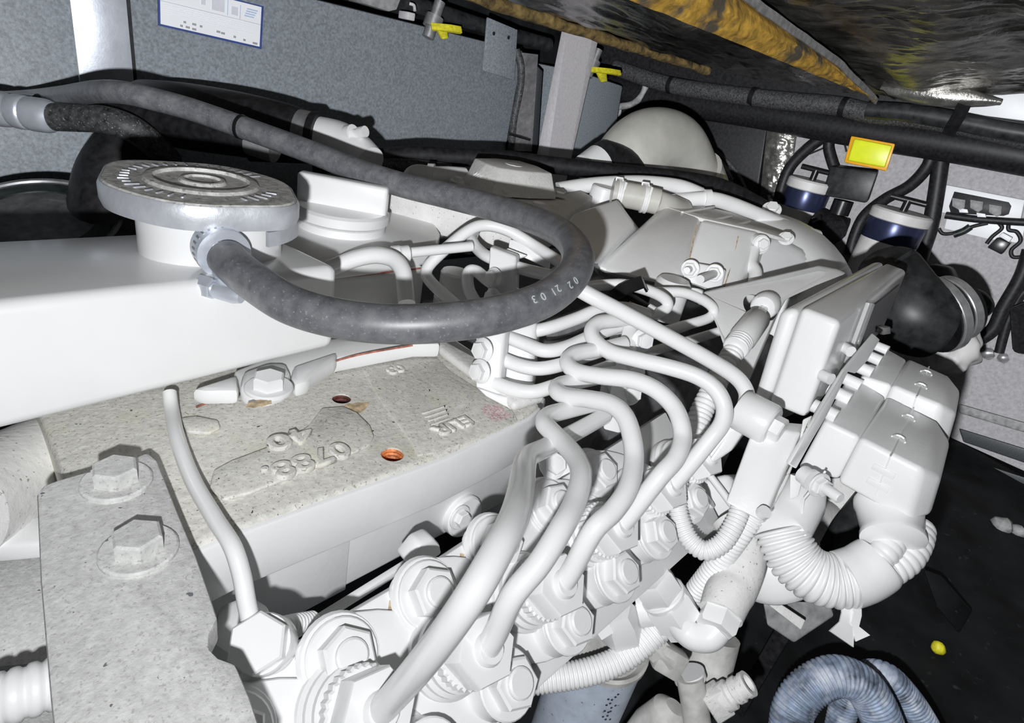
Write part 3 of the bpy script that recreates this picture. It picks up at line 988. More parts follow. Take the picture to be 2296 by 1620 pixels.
# ---- lower left: pipe end, braided cable, block corner, conduit
tag(place('coolant_pipe', tube([(-120, 1150, 0.26), (0, 1092, 0.29), (140, 1020, 0.33)], 0.026, 28), 'cast_paint'),
    'fat white coolant pipe below the header tank at the left edge', 'pipe')
tag(place('rocker_ledge', slab([PZ(x, y, -0.235) for x, y in ((-60, 1200), (95, 1152), (140, 1180), (120, 1215), (-60, 1230))], (0, 0, -0.01), 0.002), 'white_paint'),
    'narrow white ledge left of the speckled bracket', 'ledge')
tag(place('braided_cable', corr([(-40, 1228, 0.285), (20, 1218, 0.285), (52, 1206, 0.285)], 0.0045, 0.002, 0.2, 12), 'hose_grey'),
    'dark braided cable at the left edge below the white ledge', 'cable')
tag(place('cable_end', tube([(56, 1216, 0.28), (110, 1206, 0.28)], 0.0038, 14), 'white_paint'), 'short white cable ferrule left of the speckled bracket', 'ferrule')
tag(place('block_corner', slab([PZ(x, y, -0.272) for x, y in ((-60, 1260), (130, 1225), (160, 1480), (-60, 1500))], (0, 0, -0.06), 0.004), 'dusty_plate'),
    'speckled dusty engine block corner at the lower left edge', 'engine block')
tag(place('conduit', corr([(-60, 1585, 0.21), (40, 1556, 0.215), (150, 1522, 0.225)], 0.0098, 0.0052, 0.10, 24), 'conduit_white'),
    'white corrugated conduit at the bottom left corner', 'conduit')

# ================================================================== LIFTING BRACKET (speckled plate)
BZ = -0.186
lift = thing('lifting_bracket', 'dusty speckled grey bracket plate with two hex bolts, lower left', 'bracket')
bp_ = [(82, 1105), (96, 1086), (130, 1074), (215, 1050), (280, 1034), (330, 1012), (352, 1030), (400, 1150), (440, 1245), (470, 1330), (488, 1385), (470, 1420), (468, 1450), (490, 1472), (528, 1486), (560, 1560), (600, 1680), (128, 1720), (112, 1560), (90, 1300)]
place('plate', slab([PZ(x, y, BZ) for x, y in bp_], (0, 0, -0.012), 0.0015, 2), 'dusty_plate', lift)
bolt(PZ(262, 1082, BZ), UP, 0.0088, lift, 'bolt', 'dusty_plate', 0.3)
bolt(PZ(312, 1236, BZ), UP, 0.0088, lift, 'bolt', 'dusty_plate', 0.35)

# ---- overflow pipe with banjo bolt
ov = thing('overflow_pipe', 'thin white pipe running from header tank down to hex banjo bolt', 'pipe')
place('pipe', tube([(380, 880, 0.318), (386, 925, 0.311), (400, 990, 0.289), (432, 1075, 0.267), (482, 1162, 0.248), (520, 1222, 0.238), (541, 1285, 0.235), (553, 1350, 0.233), (568, 1420, 0.233)], 0.0036, 18), 'white_gloss', ov)
bj = P(585, 1442, 0.230)
bd = (UP * 0.65 + TOCAM * 0.75).normalized()
place('banjo_eye', lathe(bj, bd, [(0.0112, -0.014), (0.0118, -0.012), (0.0118, -0.002), (0.0112, 0)], 28), 'white_gloss', ov)
place('hex_head', lathe(bj, bd, [(0.0115, 0.0), (0.0115, 0.006), (0.0106, 0.007)], 6, spin=0.25), 'white_gloss', ov)
place('banjo_seat', slab([PZ(x, y, -0.243) for x, y in ((470, 1440), (488, 1352), (560, 1325), (600, 1350), (625, 1400), (560, 1500))], (0, 0, -0.05), 0.004), 'white_paint', ov)
tag(place('conduit', corr([(612, 1412, 0.262), (650, 1402, 0.27), (700, 1392, 0.285)], 0.0050, 0.0022, 0.12, 18), 'conduit_white'),
    'short white corrugated conduit right of the banjo bolt', 'conduit')

# ================================================================== HEADER TANK
tank = thing('header_tank', 'glossy white rectangular coolant header tank with filler neck', 'tank')
TF = 0.280
TAe = PB(756, 690, TF).x
sec = []
def tsec(a, zt, zb):
    return [W(a, TF, zb), W(a, TF, zt), W(a, 0.385, zt - 0.010), W(a, 0.385, zb)]
bm = loft_bm([tsec(-0.36, -0.122, -0.196), tsec(TAe, -0.1175, -0.170)])
bevel(bm, 0.006, 4)
place('tank_body', bm_mesh(bm), 'white_gloss', tank)
NC = W(0.1275, 0.3325, -0.120) + Vector((-0.0022, 0.0022, 0))
place('filler_neck', lathe(NC, UP, [(0.0362, -0.004), (0.0362, 0.020), (0.035, 0.022)], 48), 'white_gloss', tank)
bnp = P(487, 583, 0.300)
bn_d = (P(520, 600, 0.288) - P(487, 570, 0.304)).normalized()

cap = thing('radiator_cap', 'dusty aluminium pressure cap on the white header tank', 'cap')
cc = NC + UP * 0.0215 + c2w(Vector((-0.004, 0, 0)))
def ear_r(a, r, h):
    # two wide ears and a shallow wave between them
    e = max(0.0, math.cos(2 * (a - 2.15))) ** 3
    low = 1.0 if h < 0.012 else 0.98
    return r * (1 + 0.12 * e * low + 0.012 * math.cos(6 * a))
place('skirt', lathe(cc, UP, [(0.0460, 0.0005), (0.0472, 0.004), (0.0472, 0.0105), (0.0462, 0.0128)], 96, ear_r), 'cap_side', cap)
place('top', lathe(cc, UP, [(r_, h_ - 0.0022) for r_, h_ in ((0.0458, 0.0148), (0.0448, 0.0158), (0.0285, 0.0158), (0.0272, 0.0172), (0.0250, 0.0176), (0.0235, 0.0176), (0.0228, 0.0158), (0.0118, 0.0158), (0.0108, 0.0172), (0.0092, 0.0174), (0.0085, 0.0162), (0.0005, 0.0162))], 96, lambda a, r, h: ear_r(a, r, h) if r > 0.04 else r), 'cap_top', cap)
for a0 in (2.15, 2.15 + math.pi):
    pts = []
    for k in range(9):
        a = a0 - 0.30 + 0.60 * k / 8
        d = Vector((math.cos(a), math.sin(a), 0))
        pts.append(cc + Vector((-d.y * 0, 0, 0)) + Vector((math.cos(a + 0.0), math.sin(a + 0.0), 0)) * 0.0490 + UP * -0.004)
    place('ear_tab', ribbon(pts, (0, 0, 0.008), 0.0022), 'cap_side', cap)
marks = []
for k in range(34):
    a = 0.35 + 2 * math.pi * k / 40
    if 4.2 < a < 4.9:
        continue
    d = Vector((math.cos(a), math.sin(a), 0))
    r0 = 0.0325 + 0.0015 * fn((k, 0, 0), 3.1)
    marks.append(obox(cc + d * (r0 + 0.0035) + UP * 0.0139, d, Vector((-d.y, d.x, 0)), UP, 0.0075 * random.uniform(0.5, 1.0), 0.0011, 0.0008, 0.0002))
em_ = place('embossed_marks', join(marks), 'cap_side', cap)
em_['kind'] = 'stuff'

# ================================================================== BIG GREY HOSE
HR = 0.0093
hose_pts = [(508, 578, 0.288), (530, 600, 0.282), (575, 636, 0.274), (650, 682, 0.268), (750, 712, 0.266), (870, 726, 0.266), (1000, 722, 0.270), (1120, 704, 0.278),
            (1225, 668, 0.292), (1285, 615, 0.312), (1294, 565, 0.338), (1262, 525, 0.375), (1200, 494, 0.415, 0.0098), (1110, 466, 0.455, 0.0102), (1000, 438, 0.48, 0.0104), (900, 414, 0.50, 0.0104),
            (800, 382, 0.515, 0.0104), (720, 350, 0.525, 0.0103), (640, 320, 0.535, 0.0103), (540, 284, 0.545, 0.0103), (430, 246, 0.55, 0.0103), (350, 224, 0.55, 0.0103), (280, 208, 0.55, 0.0103), (215, 206, 0.57, 0.0103), (140, 216, 0.63, 0.0103), (60, 222, 0.72, 0.0103), (-80, 228, 0.80, 0.0103)]
hz = thing('coolant_hose', 'thick dark grey rubber hose looping out of the header tank neck', 'hose')
hpath = smooth_path(pxpath(hose_pts, HR), 8)
place('hose_body', sweep(hpath, 28), 'hose_grey', hz)
n0 = P(492, 556, 0.296)
nd = (P(530, 600, 0.282) - n0).normalized()
place('spigot', sweep([(P(470, 545, 0.312), 0.0075), (n0, 0.0078), (n0 + nd * 0.012, 0.0078)], 24), 'aluminium', hz)
cl = place('hose_clamp', lathe(n0 - nd * 0.004, nd, [(0.0100, 0), (0.0128, 0.0006), (0.0128, 0.0120), (0.0100, 0.0126)], 40), 'aluminium', hz)
for k in range(16):
    a = 2 * math.pi * k / 26
    ref = UP - nd * UP.dot(nd)
    ref.normalize()
    b_ = nd.cross(ref)
    d = ref * math.cos(a) + b_ * math.sin(a)
    place('clamp_slot', obox(n0 + nd * 0.0025 + d * 0.01285, d.cross(nd), nd, d, 0.0010, 0.0040, 0.0003), 'dull_steel', cl)
sc0 = P(470, 645, 0.286)
scd = (P(520, 660, 0.284) - sc0).normalized()
place('clamp_screw_head', lathe(sc0 - scd * 0.006, scd, [(0.0048, 0), (0.0056, 0.001), (0.0056, 0.0075), (0.0048, 0.0085)], 6), 'aluminium', hz)
place('clamp_screw', lathe(sc0, scd, [(0.0030, 0.0), (0.0030, 0.004), (0.0042, 0.004), (0.0042, 0.014), (0.0030, 0.018)], 16), 'aluminium', hz)
place('clamp_saddle', obox(P(498, 630, 0.285), scd, nd, scd.cross(nd), 0.008, 0.010, 0.006, 0.001), 'aluminium', hz)
hp_ = hpath
hpath = smooth_path(pxpath(hose_pts, HR), 40)
# the printed date, upside down along the hose
chars = [('0', 1272, 638), ('2', 1258, 648), ('2', 1236, 659), ('1', 1222, 664), ('0', 1200, 671), ('3', 1182, 676)]
for ch, px, py in chars:
    # nearest axis point
    best = min(range(len(hpath)), key=lambda i: ((hpath[i][0] - P(px, py + 16, depth(hpath[i][0]))).length))
    c = hpath[best][0]
    tdir = (hpath[best + 1][0] - hpath[best - 1][0]).normalized()
    tow = (P(px, py, depth(c)) - c)
    tow = tow - tdir * tow.dot(tdir)
    k = min(0.86, tow.length / HR)
    ncam = (O_ - c)
    ncam = (ncam - tdir * ncam.dot(tdir)).normalized()
    side = tow.normalized()
    side = (side - ncam * side.dot(ncam)).normalized()
    nn = (side * k + ncam * math.sqrt(max(0.05, 1 - k * k))).normalized()
    pos = c + nn * (HR + 0.0001)
    put_text(ch, 0.0056, 0.00012, pos, -tdir, nn.cross(-tdir), 'print_white', hz, 'printed_digit')
hpath = hp_
place('cable_tie', lathe(P(542, 285, 0.545), (P(640, 320, 0.535) - P(430, 246, 0.55)).normalized(), [(0.0108, -0.0018), (0.0111, -0.0016), (0.0111, 0.0016), (0.0108, 0.0018)], 28), 'black_plastic', hz)

# ================================================================== HOSES BEHIND, LEFT
f1 = thing('hydraulic_hose', 'black hose with crimped silver end at the left edge', 'hose')
place('crimped_end', sweep(smooth_path([(P(-60, 236, 0.60), 0.0168), (P(10, 246, 0.60), 0.0170), (P(30, 248, 0.60), 0.0150), (P(36, 249, 0.60), 0.0168), (P(58, 253, 0.60), 0.0168), (P(64, 254, 0.60), 0.0150), (P(70, 255, 0.60), 0.0166), (P(105, 260, 0.60), 0.0166), (P(122, 262, 0.60), 0.0140)], 3), 24), 'aluminium', f1)
place('hose_body', tube([(112, 262, 0.60), (160, 264, 0.60), (230, 268, 0.595), (290, 286, 0.60), (335, 316, 0.62), (380, 360, 0.66)], 0.0135, 24), 'rubber_dusty', f1)
f2 = thing('hydraulic_hose', 'black hose with silver ring under the grey looping hose', 'hose')
place('hose_body', tube([(180, 246, 0.66), (260, 250, 0.65), (350, 268, 0.64), (440, 294, 0.63), (520, 306, 0.62), (566, 316, 0.62)], 0.0138, 24), 'rubber', f2)
place('end_ring', tube([(560, 315, 0.62), (618, 334, 0.62)], 0.0144, 24), 'steel', f2)
f3 = thing('hydraulic_hose', 'short silver-ended hose above the crimped hose at the left edge', 'hose')
place('hose_end', tube([(-60, 216, 0.66), (90, 232, 0.66)], 0.0090, 20), 'steel', f3)
place('hose_body', tube([(88, 232, 0.66), (140, 240, 0.66), (220, 252, 0.67)], 0.0105, 20), 'rubber', f3)
ch = thing('charge_pipe', 'white pipe joined to wide black rubber boot by a clamp, behind the filler cap', 'pipe')
place('rubber_boot', tube([(330, 250, 0.80, 0.040), (420, 262, 0.78, 0.042), (540, 280, 0.76, 0.040), (640, 298, 0.75, 0.036), (690, 306, 0.745, 0.030)], 0.03, 28), 'rubber', ch)
place('band_clamp', tube([(672, 302, 0.742), (702, 308, 0.742)], 0.0305, 30), 'dull_steel', ch)
place('end_band', tube([(700, 308, 0.742), (716, 311, 0.742)], 0.0315, 30), 'rubber', ch)
place('white_pipe', tube([(712, 310, 0.745, 0.027), (760, 322, 0.74, 0.027), (800, 342, 0.73, 0.024), (830, 365, 0.72, 0.02)], 0.026, 28), 'white_paint', ch)
vp = P(790, 300, 0.715)
vd = (P(822, 298, 0.70) - P(770, 308, 0.72)).normalized()
vt = place('vent_cock', lathe(vp, vd, [(0.011, -0.008), (0.011, 0.002), (0.005, 0.002), (0.005, 0.012), (0.0065, 0.012), (0.0065, 0.022)], 16), 'white_paint', ch)
place('wing', obox(P(800, 296, 0.71), c2w(Vector((1, -0.3, 0))), c2w(Vector((0.3, 1, 0))), TOCAM, 0.022, 0.007, 0.004, 0.001), 'white_paint', ch)
tag(place('rear_hose', tube([(560, 340, 0.80), (720, 346, 0.80), (850, 352, 0.82), (940, 347, 0.84), (1020, 352, 0.86), (1120, 356, 0.88), (1240, 370, 0.90), (1380, 386, 0.92), (1500, 398, 0.94), (1620, 420, 0.96), (1720, 470, 1.0)], 0.0130, 18), 'rubber'),
    'long black hose running along the back of the engine', 'hose')
tag(place('rear_hose', tube([(700, 372, 0.78), (820, 372, 0.80), (920, 372, 0.82), (1010, 382, 0.84)], 0.010, 16), 'rubber_dusty'),
    'shorter black hose below the long rear hose', 'hose')
tag(place('shadow_tube', tube([(330, 300, 0.66, 0.028), (290, 340, 0.66, 0.034), (262, 400, 0.66, 0.040), (255, 480, 0.66, 0.044), (250, 560, 0.66, 0.046)], 0.04, 24), 'rubber'),  # added black shape imitating the shadow cast by the hoses
    'wide black tube standing in for the hose shadow behind the radiator cap', 'hose')
dr = thing('alternator', 'dark green-black round alternator behind the header tank', 'alternator')
place('drum', lathe(P(105, 538, 0.62), (-0.18, -0.28, 1), [(0.075, -0.06), (0.079, -0.02), (0.079, 0.018), (0.072, 0.026), (0.050, 0.028), (0.046, 0.016), (0.01, 0.016)], 40), 'dark_green', dr)
place('rim', lathe(P(105, 538, 0.62), (-0.18, -0.28, 1), [(0.073, 0.0265), (0.074, 0.0285), (0.070, 0.0285), (0.069, 0.0265)], 48), 'dull_steel', dr)
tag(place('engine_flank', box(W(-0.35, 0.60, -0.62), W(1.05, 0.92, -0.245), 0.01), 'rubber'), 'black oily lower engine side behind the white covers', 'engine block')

# ================================================================== ROCKER COVERS
cov = thing('rocker_cover', 'white rocker cover with round filler cap next to the header tank', 'cover')
CZ = -0.150
cp = [W(0.205, 0.372, CZ), PZ(850, 570, CZ), PZ(960, 552, CZ), PZ(984, 545, CZ), PZ(988, 520, CZ), PZ(978, 503, CZ), PZ(1000, 498, CZ), PZ(1085, 500, CZ), PZ(1040, 470, CZ), PZ(880, 440, CZ), PZ(640, 445, CZ), W(0.205, 0.46, CZ)]
place('cover_plate', slab(cp, (0, 0, -0.018), 0.004, 3), 'white_paint', cov)
bolt(PZ(945, 480, CZ), UP, 0.0085, cov, 'bolt')
fc = thing('oil_filler_cap', 'white round oil filler cap with bar handle on the rocker cover', 'cap')
fcc = PZ(766, 508, CZ)
place('collar', lathe(fcc, UP, [(0.037, 0), (0.037, 0.006), (0.034, 0.007)], 40), 'white_paint', fc)
place('disc', lathe(fcc, UP, [(0.034, 0.006), (0.0395, 0.009), (0.0395, 0.016), (0.037, 0.018)], 44), 'white_gloss', fc)
hd = Vector((0.72, -0.69, 0)).normalized()
place('handle', obox(fcc + UP * 0.028, hd, UP.cross(hd), UP, 0.075, 0.013, 0.026, 0.003, 3), 'white_gloss', fc)
CZ2 = -0.130
cov2 = thing('rear_cover', 'white rear engine cover plate with hex bolts under the cast housing', 'cover')
cp2 = [PZ(x, y, CZ2) for x, y in ((1000, 462), (1100, 490), (1190, 502), (1245, 494), (1290, 470), (1330, 440), (1300, 424), (1240, 440), (1000, 425), (880, 412), (860, 425))]
place('cover_plate', slab(cp2, (0, 0, -0.03), 0.003), 'cast_paint', cov2)
bolt(PZ(1206, 470, CZ2), UP, 0.0074, cov2, 'bolt')

# ---- cast outlet housing with letters
th = thing('outlet_housing', 'white faceted cast housing with raised letters and oval window on top', 'housing')
ztop, zb = -0.1025, -0.1285
tp = [PZ(x, y, ztop) for x, y in ((1064, 354), (1110, 354), (1165, 360), (1205, 372), (1238, 388), (1180, 384), (1120, 376), (1090, 366))]
bt = [PZ(x, y, zb) for x, y in ((1040, 404), (1100, 395), (1180, 400), (1230, 415), (1247, 447), (1190, 446), (1104, 440), (1048, 420))]
place('casting', loft([bt, tp], 0.002, 2), 'cast_paint', th)
bf = [PZ(x, y, zb - 0.006) for x, y in ((1006, 412), (1024, 402), (1060, 404), (1240, 432), (1262, 432), (1268, 440), (1248, 450), (1200, 452), (1104, 446), (1030, 428), (1008, 420))]
place('flange', slab(bf, (0, 0, 0.007), 0.002), 'cast_paint', th)
place('window', lathe(PZ(1152, 369, ztop + 0.0003), UP, [(0.0105, 0), (0.0105, 0.0006)], 30), 'white_gloss', th)
for x, y in ((1026, 408), (1134, 438), (1254, 440)):
    bolt(PZ(x, y, zb + 0.001), UP, 0.0054, th, 'bolt')
xd = (PZ(1120, 376, ztop) - PZ(1064, 354, ztop)).normalized()
yd = (PZ(1064, 354, ztop) - PZ(1040, 412, zb)).normalized()
put_text('TZSTTAY', 0.0085, 0.0005, P(1086, 378, depth(PZ(1086, 378, -0.1105)) - 0.002), xd, yd, 'white_gloss', th, 'raised_letters', 0.0, 0.85)
put_text('V7A', 0.0085, 0.0005, P(1070, 392, depth(PZ(1070, 392, -0.1155)) - 0.002), xd, yd, 'white_gloss', th, 'raised_letters')
wp = thing('coolant_elbow', 'short white coolant elbow left of the lettered housing', 'pipe')
place('pipe', tube([(905, 406, 0.72, 0.006), (930, 396, 0.72, 0.014), (970, 398, 0.72, 0.0135), (1010, 398, 0.73, 0.0135), (1040, 400, 0.74, 0.0135)], 0.0125, 20), 'white_paint', wp)
place('collar', tube([(960, 397, 0.72), (974, 398, 0.72)], 0.0165, 20), 'white_paint', wp)
bolt(P(962, 412, 0.705), UP, 0.005, wp, 'bolt')
wp2 = thing('coolant_pipe', 'white pipe running right from the lettered housing', 'pipe')
place('pipe', tube([(1250, 426, 0.80), (1300, 418, 0.81), (1360, 412, 0.82), (1440, 410, 0.83), (1520, 418, 0.84), (1570, 436, 0.85)], 0.0105, 18), 'white_paint', wp2)

# ---- flexible joint with clamps
fj = thing('hose_joint', 'cream rubber hose joint with two wire clamps beside white stub pipe', 'hose joint')
place('stub', lathe(PZ(1342, 470, CZ), (0.03, -0.03, 1), [(0.019, -0.01), (0.018, 0.030), (0.0165, 0.032)], 30), 'white_paint', fj)
place('joint', tube([(1372, 432, 0.76), (1410, 438, 0.76), (1450, 446, 0.76), (1475, 452, 0.76)], 0.0165, 28), 'pvc', fj)
place('tail_pipe', tube([(1470, 450, 0.76), (1500, 460, 0.77), (1530, 470, 0.80)], 0.0140, 24), 'pvc', fj)
for x, y in ((1388, 435), (1446, 446)):
    dd = (P(1450, 446, 0.76) - P(1410, 438, 0.76)).normalized()
    c = place('wire_clamp', lathe(P(x, y, 0.76), dd, [(0.0172, -0.004), (0.0182, -0.0035), (0.0182, -0.001), (0.0172, -0.0005), (0.0172, 0.001), (0.0182, 0.0015), (0.0182, 0.004), (0.0172, 0.0045)], 30), 'white_paint', fj)
    place('clamp_ear', ribbon([P(x - 8, y - 26, 0.755), P(x - 6, y - 36, 0.752), P(x + 8, y - 34, 0.752), P(x + 8, y - 25, 0.755)], c2w(Vector((0, 0, 0.006))), 0.002), 'white_paint', c)
    place('clamp_lever', obox(P(x + 14, y - 18, 0.742), c2w(Vector((0.3, -1, 0))), c2w(Vector((1, 0.3, 0))), TOCAM, 0.010, 0.0035, 0.003, 0.0008), 'white_paint', c)

# ================================================================== TURBO SIDE HOUSING (big white casting)
tc_ = thing('intake_housing', 'large angular white intake casting with grey ribbed top behind the fuel lines', 'housing')
Dn = 0.66
place('front_panel', hexa([(1572, 492), (1702, 520), (1652, 660), (1520, 640)], [0.70, 0.72, 0.66, 0.64], [(1590, 470), (1770, 530), (1720, 660), (1560, 640)], [0.86, 0.88, 0.86, 0.84], 0.006, 3), 'white_paint', tc_)
place('slope', hexa([(1486, 462), (1574, 490), (1530, 650), (1322, 600)], [0.76, 0.70, 0.63, 0.58], [(1500, 458), (1590, 470), (1590, 640), (1400, 640)], [0.90, 0.88, 0.90, 0.86], 0.010, 3), 'white_paint', tc_)
place('top_plate', hexa([(1492, 462), (1572, 488), (1700, 516), (1770, 538), (1762, 520), (1640, 476), (1590, 462)], [0.755, 0.705, 0.725, 0.745, 0.80, 0.84, 0.84], [(1494, 470), (1574, 498), (1702, 526), (1770, 546), (1764, 528), (1642, 484), (1592, 470)], [0.757, 0.707, 0.727, 0.747, 0.802, 0.842, 0.842], 0.001), 'cast_paint', tc_)
for x0, y0, x1, y1 in ((1530, 476, 1600, 464), (1590, 494, 1640, 484), (1640, 506, 1680, 496)):
    place('rib', tube([(x0, y0, 0.728), (x1, y1, 0.80)], 0.0018, 8), 'cast_paint', tc_)
for pts in ([(1562, 505, 0.695), (1550, 560, 0.673), (1534, 632, 0.640)], [(1655, 530, 0.705), (1640, 590, 0.682), (1622, 650, 0.655)]):
    place('seam_line', tube(pts, 0.0008, 6), 'rust_stain', tc_)
pn = place('plate', hexa([(1540, 585), (1600, 596), (1628, 605), (1620, 640), (1600, 652), (1530, 628)], 0.640, [(1540, 585), (1600, 596), (1628, 605), (1620, 640), (1600, 652), (1530, 628)], 0.66, 0.002), 'white_paint', tc_)
fd = (TOCAM * 0.8 + c2w(Vector((-0.45, 0.25, 0)))).normalized()
bolt(P(1548, 602, 0.634), fd, 0.0075, tc_, 'nut')
bolt(P(1602, 612, 0.634), fd, 0.0075, tc_, 'nut')
place('stud', tube([(1604, 612, 0.632), (1570, 626, 0.600)], 0.0045, 14), 'white_paint', tc_)
place('stud', tube([(1548, 602, 0.632), (1540, 606, 0.61)], 0.0035, 12), 'white_paint', tc_)
place('end_shell', hexa([(1690, 540), (1740, 530), (1800, 560), (1840, 600), (1800, 660), (1640, 690)], [0.76, 0.78, 0.8, 0.82, 0.78, 0.72], [(1700, 530), (1745, 520), (1810, 552), (1850, 600), (1820, 660), (1700, 690)], [0.9, 0.92, 0.94, 0.96, 0.94, 0.9], 0.012, 3), 'white_paint', tc_)
place('lug', tube([(1695, 545, 0.72), (1706, 548, 0.71)], 0.012, 18), 'white_paint', tc_)
bolt(P(1708, 546, 0.705), (fd + c2w(Vector((0.5, 0, 0)))).normalized(), 0.0065, tc_, 'bolt')
place('drain_spout', tube([(1690, 560, 0.71), (1684, 590, 0.70), (1694, 612, 0.69), (1690, 640, 0.68)], 0.0075, 14), 'white_paint', tc_)
bolt(P(1762, 535, 0.75), (UP + fd).normalized(), 0.0068, tc_, 'bolt')
place('round_boss', lathe(P(1505, 650, 0.60), UP, [(0.018, -0.03), (0.018, 0.008), (0.015, 0.012)], 24), 'white_paint', tc_)
dc = thing('duct_wedge', 'smooth white wedge-shaped duct between hose loop and hose joint', 'duct')
place('wedge', hexa([(1238, 494), (1384, 446), (1424, 505), (1336, 594)], [0.66, 0.70, 0.66, 0.56], [(1242, 520), (1388, 470), (1440, 520), (1346, 620)], [0.74, 0.80, 0.78, 0.68], 0.004, 3), 'white_gloss', dc)
wt = thing('coolant_pipe', 'long white pipe above the ribbed casting reaching the black valve', 'pipe')
place('pipe', tube([(1480, 456, 0.83), (1540, 448, 0.83), (1592, 446, 0.83), (1640, 458, 0.84), (1710, 486, 0.86), (1780, 514, 0.89), (1830, 530, 0.92)], 0.0105, 20), 'white_gloss', wt)
place('collar', tube([(1578, 446, 0.83), (1592, 446, 0.83)], 0.0135, 20), 'white_paint', wt)
tag(place('coolant_pipe', tube([(1450, 412, 0.95), (1500, 420, 0.95), (1545, 436, 0.96)], 0.014, 18), 'white_gloss'), 'glossy white pipe segment behind the cream hose joint', 'pipe')
bh = thing('bell_housing', 'round white flywheel bell housing behind the control box bracket', 'housing')
place('dome', lathe(P(1640, 720, 0.95), (1, 0.1, 0), [(0.05, -0.10), (0.13, -0.09), (0.165, -0.05), (0.175, 0.0), (0.17, 0.08)], 48), 'white_paint', bh)
bolt(P(1730, 470, 0.93), (-0.6, -0.2, 0.7), 0.010, bh, 'bolt')
lw = thing('engine_underside', 'lower engine casting under the fuel lines, shade painted into its dark colour', 'engine block')
place('side_casting', box(W(A_END + 0.06, 0.20, -0.62), W(0.78, 0.58, -0.245), 0.01), 'shaded_casting', lw)

# ================================================================== INJECTION PUMP
TH = math.radians(40)                        # the pump leans towards the camera side
PN = Vector((0, -math.sin(TH), math.cos(TH)))
PW = Vector((0, math.cos(TH), math.sin(TH)))
PQ = W(0.0, 0.0867, -0.28)
def PP(a, w_, h=0.0):
    return PQ + XA * a + PW * w_ + PN * h
def PPX(px, py, h=0.0):
    rr = ray(px, py)
    return O_ + rr * ((PQ + PN * h - O_).dot(PN) / rr.dot(PN))
pump = thing('injection_pump', 'white injection pump with two rows of hex nuts and pipe unions', 'pump')
place('pump_body', slab([PP(-0.10, 0.020, -0.008), PP(0.40, 0.020, -0.008), PP(0.40, 0.056, -0.008), PP(-0.10, 0.056, -0.008)], PN * -0.09, 0.004), 'white_paint', pump)
place('flange_plate', slab([PP(-0.10, 0.0, 0), PP(0.40, 0.002, 0), PP(0.40, 0.097, 0), PP(0.25, 0.089, 0), PP(0.15, 0.0825, 0), PP(-0.10, 0.079, 0)], PN * -0.010, 0.0015), 'white_paint', pump)
place('back_rail', slab([PB(x, y, 0.183) for x, y in ((640, 1436), (930, 1254), (936, 1263), (648, 1444))], (0, 0.004, 0), 0.0005), 'white_paint', pump)
place('back_lug', slab([PB(x, y, 0.180) for x, y in ((914, 1262), (945, 1222), (975, 1208), (988, 1222), (992, 1242), (930, 1282))], (0, 0.012, 0), 0.002), 'white_paint', pump)
CAW = [(0.090, 0.050), (0.142, 0.0445), (0.196, 0.0475), (0.253, 0.0545), (0.312, 0.0565), (0.366, 0.059)]
NAW = [(0.096 + 0.0478 * k, 0.0685 + 0.0035 * k) for k in range(-1, 5)]
RAW = [(0.159 + 0.0483 * k, 0.0195 + 0.0040 * k) for k in range(-1, 5)]
def oval(c, ax, la, lb_, n=32):
    ax = Vector(ax).normalized()
    ay = PN.cross(ax)
    out = []
    for k in range(n):
        a = 2 * math.pi * k / n
        x = la * math.copysign(abs(math.cos(a)) ** 0.8, math.cos(a))
        y = lb_ * math.copysign(abs(math.sin(a)) ** 1.2, math.sin(a))
        out.append(Vector(c) + ax * x + ay * y)
    return out
for k in range(6):
    n0_, r0_ = PP(*NAW[k]), PP(*RAW[k])
    mid = (n0_ + r0_) / 2
    dv = (r0_ - n0_)
    place('oval_flange', slab(oval(mid, dv, dv.length / 2 + 0.019, 0.0235), PN * 0.0045, 0.0018, 2), 'white_paint', pump)
    h0 = PP(*CAW[k])
    hold = place('delivery_holder', lathe(h0, PN, [(0.0205, 0.003), (0.0205, 0.008), (0.0190, 0.010), (0.0190, 0.013), (0.0172, 0.015), (0.0172, 0.018), (0.0150, 0.020)], 40), 'white_paint', pump)
    place('knurled_ring', lathe(h0, PN, [(0.0150, 0.0195), (0.0160, 0.0205), (0.0160, 0.0255), (0.0150, 0.0265)], 64,
                                lambda an, r, h: r * (1 + (0.035 if int(round(an / (2 * math.pi) * 64)) % 2 else -0.02))), 'white_paint', hold)
    place('union_nut', lathe(h0, PN, [(0.0140, 0.0260), (0.0156, 0.0275), (0.0156, 0.0380), (0.0148, 0.0392)], 6, spin=0.35), 'white_gloss', hold)
    place('sleeve', lathe(h0, PN, [(0.0072, 0.0390), (0.0072, 0.0408), (0.0060, 0.0425)], 24), 'white_gloss', hold)
for k in range(6):
    place('stud_pad', lathe(PP(*NAW[k]), PN, [(0.0185, 0.003), (0.0178, 0.0045), (0.0172, 0.0055)], 32), 'white_paint', pump)
    bolt(PP(NAW[k][0], NAW[k][1], 0.0055), PN, 0.0120, pump, 'nut', 'white_paint', 0.2 + 0.15 * k)
    place('stud_boss', lathe(PP(*RAW[k]), PN, [(0.0165, 0.0035), (0.0155, 0.006), (0.0155, 0.0135), (0.0140, 0.0150)], 32), 'white_paint', pump)
    bolt(PP(RAW[k][0], RAW[k][1], 0.0145), PN, 0.0122, pump, 'nut', 'white_paint', 0.5 + 0.15 * k)
for pts in ([(873, 1345), (880, 1350), (878, 1395), (866, 1440), (862, 1425)], [(1031, 1240), (1040, 1242), (1039, 1285), (1034, 1312)]):
    place('rust_run', slab([PPX(x, y, 0.0002) for x, y in pts], PN * 0.0002), 'rust_stain', pump)

